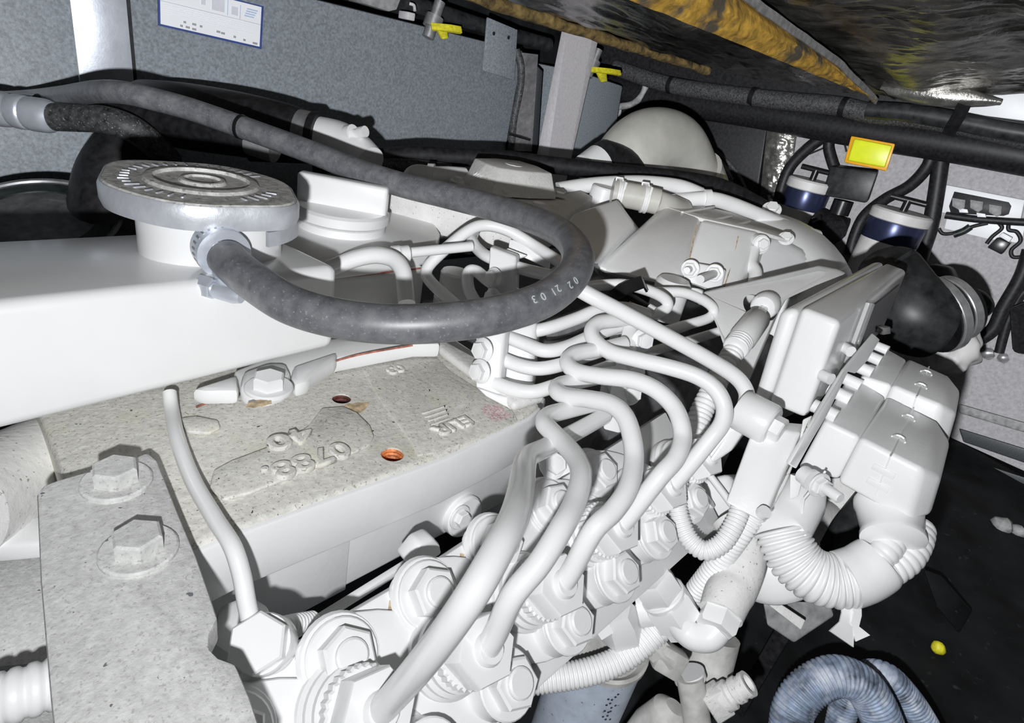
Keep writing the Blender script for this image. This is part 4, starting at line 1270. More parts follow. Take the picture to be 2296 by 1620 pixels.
place('end_bracket', hexa([(1196, 1012), (1288, 998), (1302, 1048), (1226, 1086)], [0.372, 0.372, 0.362, 0.358], [(1200, 1006), (1292, 992), (1306, 1040), (1230, 1078)], [0.392, 0.392, 0.382, 0.378], 0.002), 'white_paint', pump)
bolt(P(1240, 1040, 0.362), (PN + TOCAM).normalized(), 0.0068, pump, 'flange')

# ================================================================== INJECTION LINES
LR = 0.0053
GRP = 'white injection lines'
def line(pts, label, r=LR, seg=18, start=None):
    path = pxpath(pts, r)
    if start is not None:
        c = PP(CAW[start][0], CAW[start][1], 0.038)
        nxt = path[2][0]
        path = [(c, r), (c + (PN * 0.12 + (nxt - c).normalized()) * 0.009, r)] + path[2:]
    return tag(place('injection_line', sweep(smooth_path(path, 8), seg), 'white_gloss'), label, 'fuel line', GRP)
line([(848, 1600, 0.212), (880, 1560, 0.203), (960, 1470, 0.188), (1050, 1345, 0.178), (1115, 1235, 0.185), (1152, 1160, 0.200), (1168, 1100, 0.222), (1175, 1048, 0.252), (1186, 1022, 0.284), (1225, 1002, 0.315), (1290, 968, 0.345), (1355, 932, 0.372)],
     'nearest and thickest-looking white injection line, crossing the bottom centre', start=0)
line([(1078, 1424, 0.258), (1100, 1396, 0.256), (1150, 1335, 0.240), (1210, 1262, 0.242), (1258, 1185, 0.249), (1288, 1128, 0.262), (1303, 1072, 0.276), (1296, 1034, 0.290), (1270, 1000, 0.306), (1240, 970, 0.318), (1221, 948, 0.327), (1232, 930, 0.336), (1275, 918, 0.35), (1340, 902, 0.37)],
     'second white injection line from the bottom, bending left below the clamp seat', start=1)
line([(1262, 1262, 0.303), (1285, 1232, 0.302), (1330, 1190, 0.280), (1375, 1145, 0.284), (1408, 1095, 0.292), (1421, 1035, 0.305), (1418, 985, 0.312), (1402, 935, 0.320), (1372, 907, 0.328), (1325, 895, 0.338), (1272, 888, 0.350), (1249, 876, 0.358), (1258, 862, 0.366), (1310, 851, 0.380), (1380, 836, 0.40)],
     'third white injection line from the bottom, with a tall upright bow', start=2)
line([(1420, 1142, 0.337), (1440, 1114, 0.337), (1478, 1070, 0.322), (1516, 1026, 0.326), (1530, 984, 0.334), (1526, 946, 0.338), (1508, 908, 0.344), (1468, 872, 0.350), (1415, 851, 0.356), (1345, 843, 0.364), (1292, 832, 0.372), (1272, 812, 0.380), (1290, 793, 0.388), (1345, 783, 0.400), (1400, 770, 0.412)],
     'fourth white injection line from the bottom, bow reaching the corrugated conduit', start=3)
line([(1520, 1062, 0.373), (1548, 1030, 0.371), (1590, 988, 0.362), (1620, 945, 0.362), (1622, 905, 0.364), (1600, 868, 0.366), (1560, 842, 0.370), (1500, 823, 0.376), (1430, 806, 0.384), (1370, 790, 0.392), (1335, 765, 0.400), (1326, 742, 0.406), (1342, 724, 0.412), (1380, 718, 0.420), (1420, 712, 0.43)],
     'fifth white injection line, whose left bend sits beside the pink stain', start=4)
line([(1590, 1022, 0.418), (1620, 985, 0.412), (1655, 945, 0.404), (1672, 905, 0.400), (1672, 875, 0.398), (1648, 843, 0.396), (1590, 806, 0.394), (1500, 756, 0.392), (1400, 702, 0.390), (1310, 655, 0.388), (1240, 612, 0.40)],
     'long straight white injection line slanting down from the hose loop to the right', start=5)
for pts, l in (
        ([(1120, 748, 0.415), (1180, 772, 0.405), (1222, 786, 0.400), (1270, 778, 0.405), (1330, 752, 0.420), (1400, 728, 0.44), (1440, 716, 0.46)], 'white injection line leaving the clamp just under the grey hose'),
        ([(1118, 800, 0.405), (1160, 818, 0.398), (1205, 826, 0.396), (1255, 818, 0.40), (1320, 795, 0.415), (1400, 768, 0.435)], 'middle white injection line leaving the lower two-bolt clamp'),
        ([(1110, 858, 0.395), (1150, 872, 0.390), (1195, 878, 0.388), (1240, 866, 0.393), (1300, 845, 0.405), (1370, 820, 0.42)], 'lowest white injection line leaving the lower two-bolt clamp'),
        ([(1180, 745, 0.42), (1230, 735, 0.42), (1290, 715, 0.428), (1345, 694, 0.436), (1400, 690, 0.45), (1450, 704, 0.47)], 'white injection line passing beneath the right side of the hose loop')):
    line(pts, l, 0.0049)
for pts, l in (
        ([(1290, 648, 0.50), (1340, 640, 0.50), (1400, 638, 0.50), (1450, 650, 0.505), (1488, 668, 0.51), (1497, 686, 0.512), (1478, 700, 0.51), (1430, 712, 0.50), (1360, 730, 0.48)], 'far white injection line with hairpin bend through the black clip'),
        ([(1470, 655, 0.55), (1530, 656, 0.55), (1575, 672, 0.555), (1599, 692, 0.56), (1590, 712, 0.56), (1540, 728, 0.55), (1450, 752, 0.54), (1380, 770, 0.53)], 'far white injection line with hairpin bend right of the black clip'),
        ([(1570, 672, 0.60), (1612, 688, 0.60), (1641, 712, 0.605), (1636, 732, 0.605), (1590, 750, 0.60), (1500, 776, 0.58), (1420, 800, 0.56)], 'farthest white injection line with hairpin bend near the sensor boot')):
    line(pts, l, 0.0049)

# black rubber clip on the far lines
bc = thing('line_clip', 'black sprung clip holding the far white injection lines', 'clip')
place('clip_arm', ribbon([P(1370, 668, 0.478), P(1392, 652, 0.474), P(1412, 642, 0.474), P(1440, 632, 0.478), P(1446, 642, 0.484)], c2w(Vector((0.002, 0.010, -0.006))), 0.002), 'black_plastic', bc)
place('clip_block', hexa([(1368, 664), (1410, 652), (1470, 690), (1440, 700), (1400, 690)], 0.485, [(1368, 664), (1410, 652), (1470, 690), (1440, 700), (1400, 690)], 0.51, 0.003), 'rubber', bc)
place('clip_tag', hexa([(1412, 674), (1446, 690), (1438, 696), (1406, 682)], 0.482, [(1412, 674), (1446, 690), (1438, 696), (1406, 682)], 0.485, 0.0005), 'pink_print', bc)
place('clip_pin', tube([(1452, 692, 0.478), (1466, 700, 0.476)], 0.005, 10), 'white_paint', bc)
tag(place('zip_strip', ribbon([P(1225, 756, 0.47), P(1290, 738, 0.48), P(1335, 718, 0.49)], c2w(Vector((0.001, 0.006, 0))), 0.0015), 'dull_steel'), 'ribbed grey tie strip under the white lines right of the clamp', 'strip')

# ---- line clamps
k1 = thing('line_clamp', 'white two-bolt line clamp inside the grey hose loop', 'clamp')
place('clamp_plate', hexa([(1098, 552), (1158, 574), (1154, 690), (1092, 672)], 0.462, [(1106, 548), (1166, 570), (1164, 684), (1100, 668)], 0.478, 0.002), 'white_paint', k1)
cdir = (TOCAM * 0.75 + c2w(Vector((-0.6, 0.1, 0)))).normalized()
bolt(P(1108, 622, 0.458), cdir, 0.0058, k1, 'flange')
bolt(P(1106, 668, 0.454), cdir, 0.0058, k1, 'flange')
place('rear_arm', hexa([(1142, 536), (1152, 538), (1225, 574), (1234, 586), (1232, 604), (1160, 570), (1140, 560)], 0.50, [(1142, 536), (1152, 538), (1225, 574), (1234, 586), (1232, 604), (1160, 570), (1140, 560)], 0.506, 0.001), 'white_paint', k1)
place('shelf', hexa([(1124, 560), (1140, 556), (1182, 572), (1166, 576)], 0.485, [(1124, 564), (1140, 560), (1182, 576), (1166, 580)], 0.487, 0.0005), 'white_paint', k1)
k2 = thing('line_clamp', 'white two-bolt line clamp standing on the cylinder head below the hose loop', 'clamp')
place('clamp_plate', hexa([(1066, 735), (1135, 728), (1118, 886), (1066, 870)], 0.392, [(1078, 730), (1146, 724), (1132, 880), (1078, 864)], 0.404, 0.002), 'white_paint', k2)
place('clamp_block', hexa([(1136, 732), (1205, 720), (1192, 868), (1168, 892), (1122, 884)], 0.412, [(1146, 728), (1214, 716), (1202, 862), (1178, 884), (1132, 876)], 0.436, 0.004, 3), 'white_paint', k2)
bolt(P(1084, 784, 0.387), cdir, 0.0060, k2, 'flange')
bolt(P(1078, 832, 0.385), cdir, 0.0060, k2, 'flange')
place('foot', hexa([(1065, 866), (1118, 884), (1180, 900), (1150, 922), (1090, 890)], 0.388, [(1080, 860), (1130, 876), (1190, 890), (1170, 910), (1100, 880)], 0.42, 0.003), 'white_paint', k2)
k3 = thing('line_clamp', 'tall white line clamp bar behind the bends of the injection lines', 'clamp')
place('clamp_bar', hexa([(1402, 700), (1436, 706), (1392, 972), (1350, 962)], [0.436, 0.436, 0.375, 0.375], [(1412, 698), (1446, 704), (1402, 968), (1360, 958)], [0.456, 0.456, 0.392, 0.392], 0.002), 'white_paint', k3)
place('back_bar', hexa([(1376, 700), (1396, 704), (1352, 955), (1330, 950)], [0.452, 0.452, 0.40, 0.40], [(1386, 698), (1406, 702), (1362, 950), (1340, 946)], [0.47, 0.47, 0.415, 0.415], 0.002), 'white_paint', k3)
for x, y, D in ((1440, 762, 0.425), (1420, 836, 0.41), (1412, 880, 0.40)):
    place('bolt_sleeve', sweep([(P(x - 34, y - 16, D + 0.02), 0.0068), (P(x - 2, y, D), 0.0068)], 18), 'white_paint', k3)
    bolt(P(x, y, D), (P(x + 20, y + 8, D - 0.012) - P(x, y, D)).normalized(), 0.0064, k3, 'flange')
line([(1030, 690, 0.47), (968, 634, 0.485), (957, 604, 0.49), (990, 566, 0.492), (1050, 517, 0.495), (1090, 505, 0.498), (1140, 517, 0.50), (1200, 552, 0.50), (1262, 592, 0.48)],
     'white injection line bent round the inside of the grey hose loop', 0.0050)
line([(1062, 520, 0.515), (1058, 538, 0.505), (1075, 562, 0.492), (1105, 580, 0.478), (1180, 605, 0.470), (1240, 618, 0.465)], 'upper white injection line through the clamp inside the hose loop', 0.0050)
line([(1075, 690, 0.470), (1052, 650, 0.478), (1050, 612, 0.48), (1068, 608, 0.478), (1100, 632, 0.472), (1160, 660, 0.468)], 'lower white injection line through the clamp inside the hose loop', 0.0050)
st_ = thing('pipe_stub', 'short white pipe stub standing inside the hose loop', 'pipe')
place('stub', lathe(P(1018, 640, 0.52), UP, [(0.0135, -0.02), (0.0135, 0.012), (0.0120, 0.014)], 24), 'white_paint', st_)
place('base_ring', lathe(P(1030, 655, 0.52), UP, [(0.022, -0.014), (0.022, -0.006)], 28), 'white_paint', st_)
lk = thing('leak_off_pipe', 'thin white leak-off pipe along the front of the rocker cover', 'pipe')
place('pipe', tube([(740, 602, 0.43), (790, 582, 0.43), (840, 572, 0.43), (880, 580, 0.428), (902, 605, 0.424), (908, 640, 0.42), (912, 680, 0.415)], 0.0062, 16), 'white_gloss', lk)
lk2 = thing('leak_off_pipe', 'straight thin white pipe with threaded union behind the bent leak-off pipe', 'pipe')
place('pipe', tube([(880, 570, 0.45), (960, 562, 0.46), (1058, 552, 0.475)], 0.0040, 14), 'white_gloss', lk2)
for x in (888, 908):
    place('union', lathe(P(x, 568, 0.448), (P(1000, 558, 0.465) - P(900, 568, 0.452)).normalized(), [(0.0050, -0.004), (0.0062, -0.003), (0.0062, 0.003), (0.0050, 0.004)], 12), 'white_paint', lk2)

# ================================================================== BRACKET BEHIND THE CONTROL BOX
br = thing('support_plate', 'flat white support plate with a round hole behind the control box', 'bracket')
sp = [(1575, 656), (1700, 628), (1830, 598), (1870, 606), (1892, 616), (1830, 640), (1760, 672), (1740, 705), (1670, 870), (1640, 830), (1610, 740)]
spm = hexa(sp, [0.58, 0.60, 0.62, 0.63, 0.63, 0.60, 0.57, 0.55, 0.50, 0.50, 0.54], [(x + 6, y - 4) for x, y in sp], [0.588, 0.608, 0.628, 0.638, 0.638, 0.608, 0.578, 0.558, 0.508, 0.508, 0.548], 0.0015)
hc = P(1706, 688, 0.563)
spm = boolean_cut(spm, [lathe(hc, TOCAM, [(0.0145, -0.06), (0.0145, 0.06)], 28)])
place('plate', spm, 'white_paint', br)
sn = thing('sensor_lead', 'white sensor with ribbed boot and conduit in front of the support plate', 'sensor')
place('sensor_body', sweep([(P(1720, 682, 0.565), 0.0125), (P(1714, 686, 0.55), 0.0125), (P(1712, 688, 0.548), 0.0100)], 22), 'white_paint', sn)
place('lead', tube([(1716, 692, 0.548), (1708, 704, 0.535), (1698, 722, 0.52)], 0.0026, 10), 'white_paint', sn)
place('lead', tube([(1708, 690, 0.548), (1700, 704, 0.535), (1690, 720, 0.52)], 0.0026, 10), 'white_paint', sn)
place('boot', sweep([(P(1700, 712, 0.520), 0.0075), (P(1697, 716, 0.518), 0.0110), (P(1664, 760, 0.495), 0.0115), (P(1660, 765, 0.492), 0.0100)], 22), 'white_paint', sn)
place('boot_ribs', corr([(1664, 760, 0.495), (1648, 782, 0.485)], 0.0108, 0.0032, 0.10, 22), 'conduit_white', sn)
place('conduit', corr([(1650, 780, 0.49), (1620, 830, 0.48), (1594, 880, 0.47), (1572, 925, 0.465), (1560, 962, 0.46), (1548, 1000, 0.458)], 0.0092, 0.0042, 0.13, 20), 'conduit_white', sn)

# ================================================================== CONTROL BOX
ecu = thing('control_box', 'upright white engine control box with rounded corners', 'control box')
def abox(near, D0, far, bev, seg=4, back=None):
    """box along X: near face in the plane of its first corner, far end found from its top edge"""
    A0 = P(near[0][0], near[0][1], D0)
    n = [PA(x, y, A0.x) for x, y in near]
    A1 = PZ(far[0][0], far[0][1], A0.z - Z0).x if back is None else back
    f = [PA(x, y, A1) for x, y in far]
    return loft([n, f], bev, seg), A0, A1
rc, _, A1r = abox([(1748, 694), (1792, 692), (1722, 908), (1672, 945)], 0.418, [(1952, 588), (1985, 586), (1932, 735), (1890, 760)], 0.006)
place('rear_case', rc, 'white_gloss', ecu)
fc_, E0, E1 = abox([(1796, 688), (1886, 722), (1806, 940), (1722, 905)], 0.402, [(1986, 588), (2034, 606), (1978, 742), (1930, 722)], 0.0045, 4)
place('front_case', fc_, 'white_gloss', ecu)
def eface(x, y, off=0.0006):
    """point on the outer (right) face of the front case"""
    c0, c1, c2 = PA(1886, 722, E0.x), PA(1806, 940, E0.x), PA(2034, 606, E1)
    nrm = (c1 - c0).cross(c2 - c0).normalized()
    if nrm.dot(O_ - c0) < 0:
        nrm = -nrm
    rr = ray(x, y)
    return O_ + rr * ((c0 - O_).dot(nrm) / rr.dot(nrm)) + nrm * off, nrm
en = eface(1940, 720)[1]
place('dark_label', slab([eface(x, y)[0] for x, y in ((1948, 690), (2016, 636), (1990, 708), (1918, 784))], en * 0.0006), 'black_shell', ecu)
place('cover_strip', slab([eface(x, y, 0.001)[0] for x, y in ((1938, 676), (1950, 678), (1902, 812), (1888, 812))], en * 0.003, 0.0006), 'clear_plastic', ecu)
place('clip', slab([eface(x, y, 0.001)[0] for x, y in ((1962, 730), (1980, 728), (1982, 744), (1964, 746))], en * 0.006, 0.001), 'white_paint', ecu)
arm = thing('mounting_arm', 'long white mounting arm with big bolt under the control box', 'bracket')
place('arm', hexa([(1690, 955), (1796, 968), (1712, 1172), (1626, 1126)], [0.376, 0.366, 0.348, 0.356], [(1700, 940), (1810, 950), (1726, 1158), (1640, 1112)], [0.396, 0.388, 0.37, 0.378], 0.002), 'white_paint', arm)
bx = -YB
place('boss', lathe(P(1684, 930, 0.378), bx, [(0.0130, -0.008), (0.0138, -0.006), (0.0138, 0.012), (0.0130, 0.014)], 36), 'white_paint', arm)
bolt(P(1684, 930, 0.378) + bx * 0.013, bx, 0.0082, arm, 'bolt')
place('side_plate', hexa([(1640, 960), (1668, 968), (1640, 1010), (1600, 1038), (1590, 1030)], 0.40, [(1650, 950), (1680, 958), (1650, 1000), (1610, 1030), (1600, 1020)], 0.43, 0.003), 'white_paint', arm)
place('lip', hexa([(1790, 1000), (1800, 940), (1822, 930), (1760, 1090), (1714, 1172), (1706, 1160)], 0.365, [(1790, 1000), (1800, 940), (1822, 930), (1760, 1090), (1714, 1172), (1706, 1160)], 0.371, 0.001), 'cast_paint', arm)
place('rivet', tube([(1708, 1152, 0.345), (1716, 1146, 0.342)], 0.004, 12), 'white_gloss', arm)

# ================================================================== CONNECTORS
def connector(label, ridge, topfar, bottom, rb, tfb, bb, A0, pegs, seam):
    """ridge/topfar/bottom: pixel pairs (left, right) of the hood's edges; rb, tfb, bb: left ends of the base; front face in plane X = A0"""
    t = thing('wiring_connector', label, 'connector', 'white wiring connectors')
    def sec(rp, tp, bp, inset=0.0):
        R = PA(rp[0], rp[1], A0 + inset)
        T = PZ(tp[0], tp[1], R.z - Z0)
        Bn = PA(bp[0], bp[1], A0 + inset)
        return [T, R, Bn, T + (Bn - R)]
    s0, s1 = sec(ridge[0], topfar[0], bottom[0]), sec(ridge[1], topfar[1], bottom[1])
    c = sum(s1, Vector()) / 4
    tipv = (s1[1] - s0[1]).normalized() * 0.010
    s2 = [c + (p - c) * 0.72 + tipv for p in s1]
    hd_ = place('hood', loft([s0, s1, s2], 0.0035, 3), 'white_paint', t)
    b0, b1 = sec(rb, tfb, bb, 0.001), sec(ridge[0], topfar[0], bottom[0])
    cb = sum(b1, Vector()) / 4
    b1 = [cb + (p - cb) * 0.95 for p in b1]
    place('base', loft([b0, b1], 0.003, 3), 'white_paint', t)
    for (x, y) in pegs:
        p = PZ(x, y, s0[1].z - Z0 + 0.002)
        place('screw_sleeve', sweep([(p + YB * 0.010, 0.0046), (p - YB * 0.006, 0.0046)], 18), 'white_gloss', t)
    for (u0, u1) in seam:
        e0, e1 = s0[0].lerp(s1[0], u0), s0[1].lerp(s1[1], u0)
        e2 = s0[2].lerp(s1[2], u1)
        place('seam_ridge', wtube([e0 + UP * 0.0002, e1 + Vector((0, 0, 0.0002)), e1 + Vector((-0.0003, 0, -0.002)), e2 + Vector((-0.0003, 0, 0.006))], 0.0006, 6, 2), 'white_gloss', hd_)
        for w_ in (0.25, 0.72):
            q_ = e0.lerp(e1, w_) + UP * 0.0004
            place('latch', ribbon([q_ + Vector((-0.0015, 0.004, 0)), q_ + Vector((0.0025, 0.0025, 0.0008)), q_ + Vector((0.0035, 0, 0.001)), q_ + Vector((0.0025, -0.0025, 0.0008)), q_ + Vector((-0.0015, -0.004, 0))], (0, 0, 0.0012), 0.0008), 'white_gloss', hd_)
            f_ = e1.lerp(e2, 0.25 + 0.6 * (w_ - 0.25))
            place('latch_frame', obox(f_ + Vector((-0.0004, 0, -0.004)), YB, UP, XA, 0.013, 0.0045, 0.001, 0.0003), 'white_paint', hd_)
    return t, hd_, s0, s1
A_C = P(1928, 980, 0.372).x
t2, h2_, cs0, cs1 = connector('front white wiring connector with cable cup, nearest the camera',
          ((1928, 980), (2070, 1052)), ((1990, 886), (2104, 944)), ((1876, 1082), (2036, 1172)),
          (1848, 942), (1906, 836), (1788, 1052), A_C, [(1912, 856), (1888, 886), (1856, 924)], [(0.52, 0.5)])
A_C2 = max(p.x for p in cs0) + 0.003
connector('rear white wiring connector below the control box',
          ((2000, 862), (2112, 908)), ((2036, 802), (2128, 842)), ((1960, 955), (2084, 1010)),
          (1932, 842), (1968, 768), (1890, 930), A_C2, [(1974, 780), (1958, 802), (1938, 828)], [(0.52, 0.5)])
fl = thing('connector_flange', 'thin white angled flange plate behind the wiring connectors', 'flange')
fpts = [(1766, 1040), (1800, 985), (1838, 920), (1892, 832), (1960, 750), (1974, 762), (1945, 810), (1918, 838), (1902, 834), (1856, 930), (1820, 990), (1786, 1052)]
fD = [0.352, 0.358, 0.364, 0.385, 0.43, 0.43, 0.412, 0.400, 0.392, 0.370, 0.358, 0.350]
place('flange_plate', hexa(fpts, [d + 0.003 for d in fD], [(x - 6, y - 5) for x, y in fpts], [d + 0.007 for d in fD], 0.001), 'white_paint', fl)
place('standoff', sweep([(P(1886, 774, 0.44), 0.004), (P(1908, 788, 0.428), 0.004)], 14), 'white_paint', fl)
place('standoff', sweep([(P(1842, 840, 0.402), 0.004), (P(1864, 850, 0.395), 0.004)], 14), 'white_paint', fl)
# cable cup under the front connector
cu = thing('cable_cup', 'white round cable cup and torn conduit hanging under the front connector', 'cable cup')
cdn = (P(2010, 1260, 0.36) - P(1995, 1140, 0.385)).normalized()
place('cup', lathe(P(1992, 1128, 0.388), cdn, [(0.0205, 0.0), (0.0205, 0.004), (0.0195, 0.006), (0.0175, 0.022), (0.0185, 0.024), (0.0185, 0.027), (0.012, 0.030)], 36), 'white_gloss', cu)
place('torn_conduit', corr([(1950, 1288, 0.372), (1990, 1278, 0.372), (2030, 1250, 0.374), (2052, 1212, 0.380), (2058, 1180, 0.388)], 0.0105, 0.0045, 0.06, 20), 'conduit_white', cu)
place('cable_core', corr([(1960, 1258, 0.370), (1985, 1236, 0.370), (2000, 1214, 0.374), (2006, 1190, 0.380)], 0.0088, 0.0035, 0.05, 18), 'conduit_white', cu)

big = thing('corrugated_conduit', 'wide white split corrugated conduit curving under the connectors', 'conduit')
place('conduit', corr([(1750, 1186, 0.392), (1764, 1222, 0.388), (1788, 1260, 0.384), (1822, 1288, 0.380), (1862, 1300, 0.378), (1904, 1298, 0.376)], 0.0176, 0.0038, 0.14, 36), 'conduit_white', big)
place('cuff', tube([(1892, 1299, 0.376, 0.0184), (1930, 1286, 0.376, 0.0182), (1966, 1264, 0.376, 0.0178), (1972, 1260, 0.376, 0.0160)], 0.018, 28), 'conduit_white', big)
place('boot', sweep([(P(1806, 1095, 0.415), 0.0145), (P(1790, 1120, 0.41), 0.0180), (P(1752, 1176, 0.395), 0.0192), (P(1744, 1190, 0.391), 0.0185)], 28), 'white_gloss', big)
# strap clip with nut beside the boot
scp = thing('strap_clip', 'white bent strap with nut and threaded stud left of the front connector', 'clip')
place('strap', ribbon([P(1850, 1058, 0.37), P(1838, 1078, 0.37), P(1822, 1096, 0.372), P(1802, 1120, 0.378), P(1798, 1150, 0.385), P(1786, 1176, 0.39)], c2w(Vector((0.004, 0.003, 0.008))), 0.0012), 'white_paint', scp)
sd = (P(1880, 1112, 0.352) - P(1830, 1078, 0.368)).normalized()
bolt(P(1836, 1086, 0.367), sd, 0.0062, scp, 'nut')
place('stud', lathe(P(1842, 1088, 0.364), sd, [(0.0034, 0.0), (0.0034, 0.014), (0.0028, 0.015)], 16), 'white_paint', scp)
place('spacer', lathe(P(1800, 1062, 0.378), sd, [(0.006, 0), (0.006, 0.006), (0.007, 0.006), (0.007, 0.009)], 18), 'white_paint', scp)
place('tab', hexa([(1772, 1062), (1800, 1072), (1790, 1112), (1770, 1120)], 0.385, [(1772, 1062), (1800, 1072), (1790, 1112), (1770, 1120)], 0.388, 0.0006), 'white_paint', scp)

# ---- small conduits and the lower right fittings
tag(place('corrugated_conduit', corr([(1524, 1068, 0.40), (1518, 1110, 0.398), (1524, 1160, 0.394), (1545, 1208, 0.388), (1580, 1234, 0.384), (1618, 1218, 0.382), (1644, 1180, 0.384), (1660, 1140, 0.388), (1672, 1100, 0.395)], 0.0066, 0.0026, 0.13, 20), 'conduit_white'),
    'thin white corrugated conduit hanging in a U beside the mounting arm', 'conduit')
tag(place('corrugated_conduit', corr([(1690, 1150, 0.40), (1662, 1192, 0.402), (1624, 1244, 0.41), (1586, 1292, 0.42), (1552, 1336, 0.43), (1520, 1380, 0.44)], 0.0082, 0.0030, 0.12, 20), 'conduit_white'),
    'white corrugated conduit running down from the mounting arm', 'conduit')
tag(place('corrugated_conduit', corr([(1150, 1530, 0.40), (1220, 1522, 0.402), (1300, 1510, 0.405), (1370, 1488, 0.41), (1430, 1452, 0.415), (1486, 1402, 0.42), (1520, 1370, 0.425)], 0.0094, 0.0030, 0.12, 22), 'conduit_white'),
    'thick white corrugated conduit below the injection pump', 'conduit')
ff = thing('fuel_fitting', 'white hex union fitting and elbow right of the injection pump', 'fitting')
u0, u1 = P(1455, 1288, 0.400), P(1548, 1425, 0.415)
ud = (u1 - u0).normalized()
place('hex_nut', lathe(u0, ud, [(0.0150, 0), (0.0160, 0.002), (0.0160, 0.016), (0.0150, 0.018)], 6, spin=0.2), 'white_paint', ff)
place('collar', lathe(u0 + ud * 0.018, ud, [(0.0150, 0), (0.0160, 0.001), (0.0160, 0.004)], 28), 'white_paint', ff)
place('hex_body', lathe(u0 + ud * 0.021, ud, [(0.0168, 0), (0.0178, 0.002), (0.0178, 0.020), (0.0150, 0.023), (0.0150, 0.030), (0.0110, 0.032)], 6, spin=0.25), 'white_paint', ff)
place('elbow', tube([(1512, 1382, 0.402), (1536, 1412, 0.400), (1560, 1428, 0.396), (1590, 1428, 0.392), (1610, 1408, 0.392)], 0.0093, 24), 'white_gloss', ff)
e0, e1 = P(1598, 1424, 0.386), P(1660, 1260, 0.42)
ed = (e1 - e0).normalized()
place('hex_nut', lathe(e0 + ed * 0.004, ed, [(0.0120, 0), (0.0135, 0.002), (0.0135, 0.012), (0.0140, 0.012), (0.0140, 0.014)], 6, spin=0.1), 'white_paint', ff)
place('sleeve', sweep(smooth_path([(e0 + ed * 0.016, 0.0145), (e0 + ed * 0.030, 0.0158), (P(1648, 1310, 0.41), 0.0158), (P(1668, 1255, 0.42), 0.0152), (P(1664, 1205, 0.43), 0.0150), (P(1640, 1160, 0.44), 0.0150)], 6), 28), 'cast_paint', ff)
lf = thing('lift_pump_unit', 'cluster of small white valve fittings under the pump edge', 'fitting')
place('valve_block', hexa([(1350, 1390), (1440, 1345), (1470, 1380), (1380, 1430)], 0.41, [(1350, 1390), (1440, 1345), (1470, 1380), (1380, 1430)], 0.45, 0.004), 'white_paint', lf)
place('valve_body', lathe(P(1395, 1420, 0.42), (0.4, -0.3, -1), [(0.012, -0.03), (0.016, -0.02), (0.016, 0.0), (0.011, 0.004), (0.011, 0.02)], 6), 'white_paint', lf)
place('knob', lathe(P(1352, 1406, 0.40), TOCAM, [(0.007, -0.004), (0.007, 0.004)], 4), 'white_paint', lf)
place('boss', lathe(P(1430, 1360, 0.42), (0.5, -0.6, 0.4), [(0.014, 0), (0.014, 0.012), (0.009, 0.014)], 24), 'white_paint', lf)
dk = thing('drain_valve', 'dull grey drain cock below the white hex union', 'valve')
place('tee', obox(P(1500, 1478, 0.42), c2w(Vector((0.8, 0.5, 0.1))), c2w(Vector((-0.5, 0.8, 0))), TOCAM, 0.022, 0.020, 0.016, 0.003), 'grey_pipe', dk)
place('collar', lathe(P(1476, 1455, 0.42), c2w(Vector((0.7, 0.7, 0))), [(0.010, -0.01), (0.010, 0.012)], 6), 'grey_pipe', dk)
fi = thing('filter_canister', 'bluish white spin-on filter with black dot print below the pump', 'filter')
fcn = P(1350, 1452, 0.47)
place('can', lathe(fcn, UP, [(0.028, -0.24), (0.034, -0.20), (0.0345, -0.004), (0.0345, 0.004)], 40), 'canister_blue', fi)
place('rim', lathe(fcn, UP, [(0.0350, 0.002), (0.0365, 0.004), (0.0365, 0.008), (0.0345, 0.010), (0.030, 0.006)], 40), 'grey_pipe', fi)
for (x, y) in ((1386, 1556), (1380, 1562), (1364, 1567), (1372, 1568), (1360, 1580), (1368, 1576), (1380, 1581), (1371, 1586), (1356, 1593), (1364, 1596), (1369, 1594), (1352, 1606), (1362, 1604), (1368, 1612), (1358, 1612)):
    r0 = ray(x, y)
    # point on the can's side
    d2 = Vector((r0.x, r0.y)); oc = Vector((fcn.x, fcn.y)); R = 0.0346
    A_ = d2.dot(d2); B_ = -2 * d2.dot(oc); C_ = oc.dot(oc) - R * R
    disc = B_ * B_ - 4 * A_ * C_
    if disc > 0:
        p = O_ + r0 * ((-B_ - math.sqrt(disc)) / (2 * A_))
        nrm = Vector((p.x - fcn.x, p.y - fcn.y, 0)).normalized()
        place('print_dot', lathe(p, nrm, [(0.0010, -0.0003), (0.0010, 0.0002)], 8), 'print_dark', fi)
fi2 = thing('filter_canister', 'dusty grey-white filter body at the bottom edge right of the bluish filter', 'filter')
place('can', lathe(P(1488, 1618, 0.47), (0.3, -0.1, 1), [(0.018, -0.15), (0.021, -0.1), (0.021, -0.01), (0.016, 0.012), (0.008, 0.018)], 32), 'grey_pipe', fi2)
hs = thing('return_hose', 'beige-grey hose with bright ring at the bottom edge', 'hose')
place('hose_body', tube([(1546, 1516, 0.45), (1556, 1570, 0.45), (1566, 1640, 0.45)], 0.0105, 22), 'grey_pipe', hs)
place('end_ring', tube([(1543, 1506, 0.455), (1548, 1522, 0.455)], 0.0125, 26), 'white_paint', hs)
bf_ = thing('threaded_fitting', 'white square fitting with threaded end at the bottom, right of the beige hose', 'fitting')
place('body', obox(P(1606, 1572, 0.45), c2w(Vector((0.8, -0.5, 0))), c2w(Vector((0.5, 0.8, 0.2))), TOCAM, 0.016, 0.026, 0.018, 0.002), 'cast_paint', bf_)
gdir = (P(1672, 1535, 0.44) - P(1606, 1572, 0.45)).normalized()
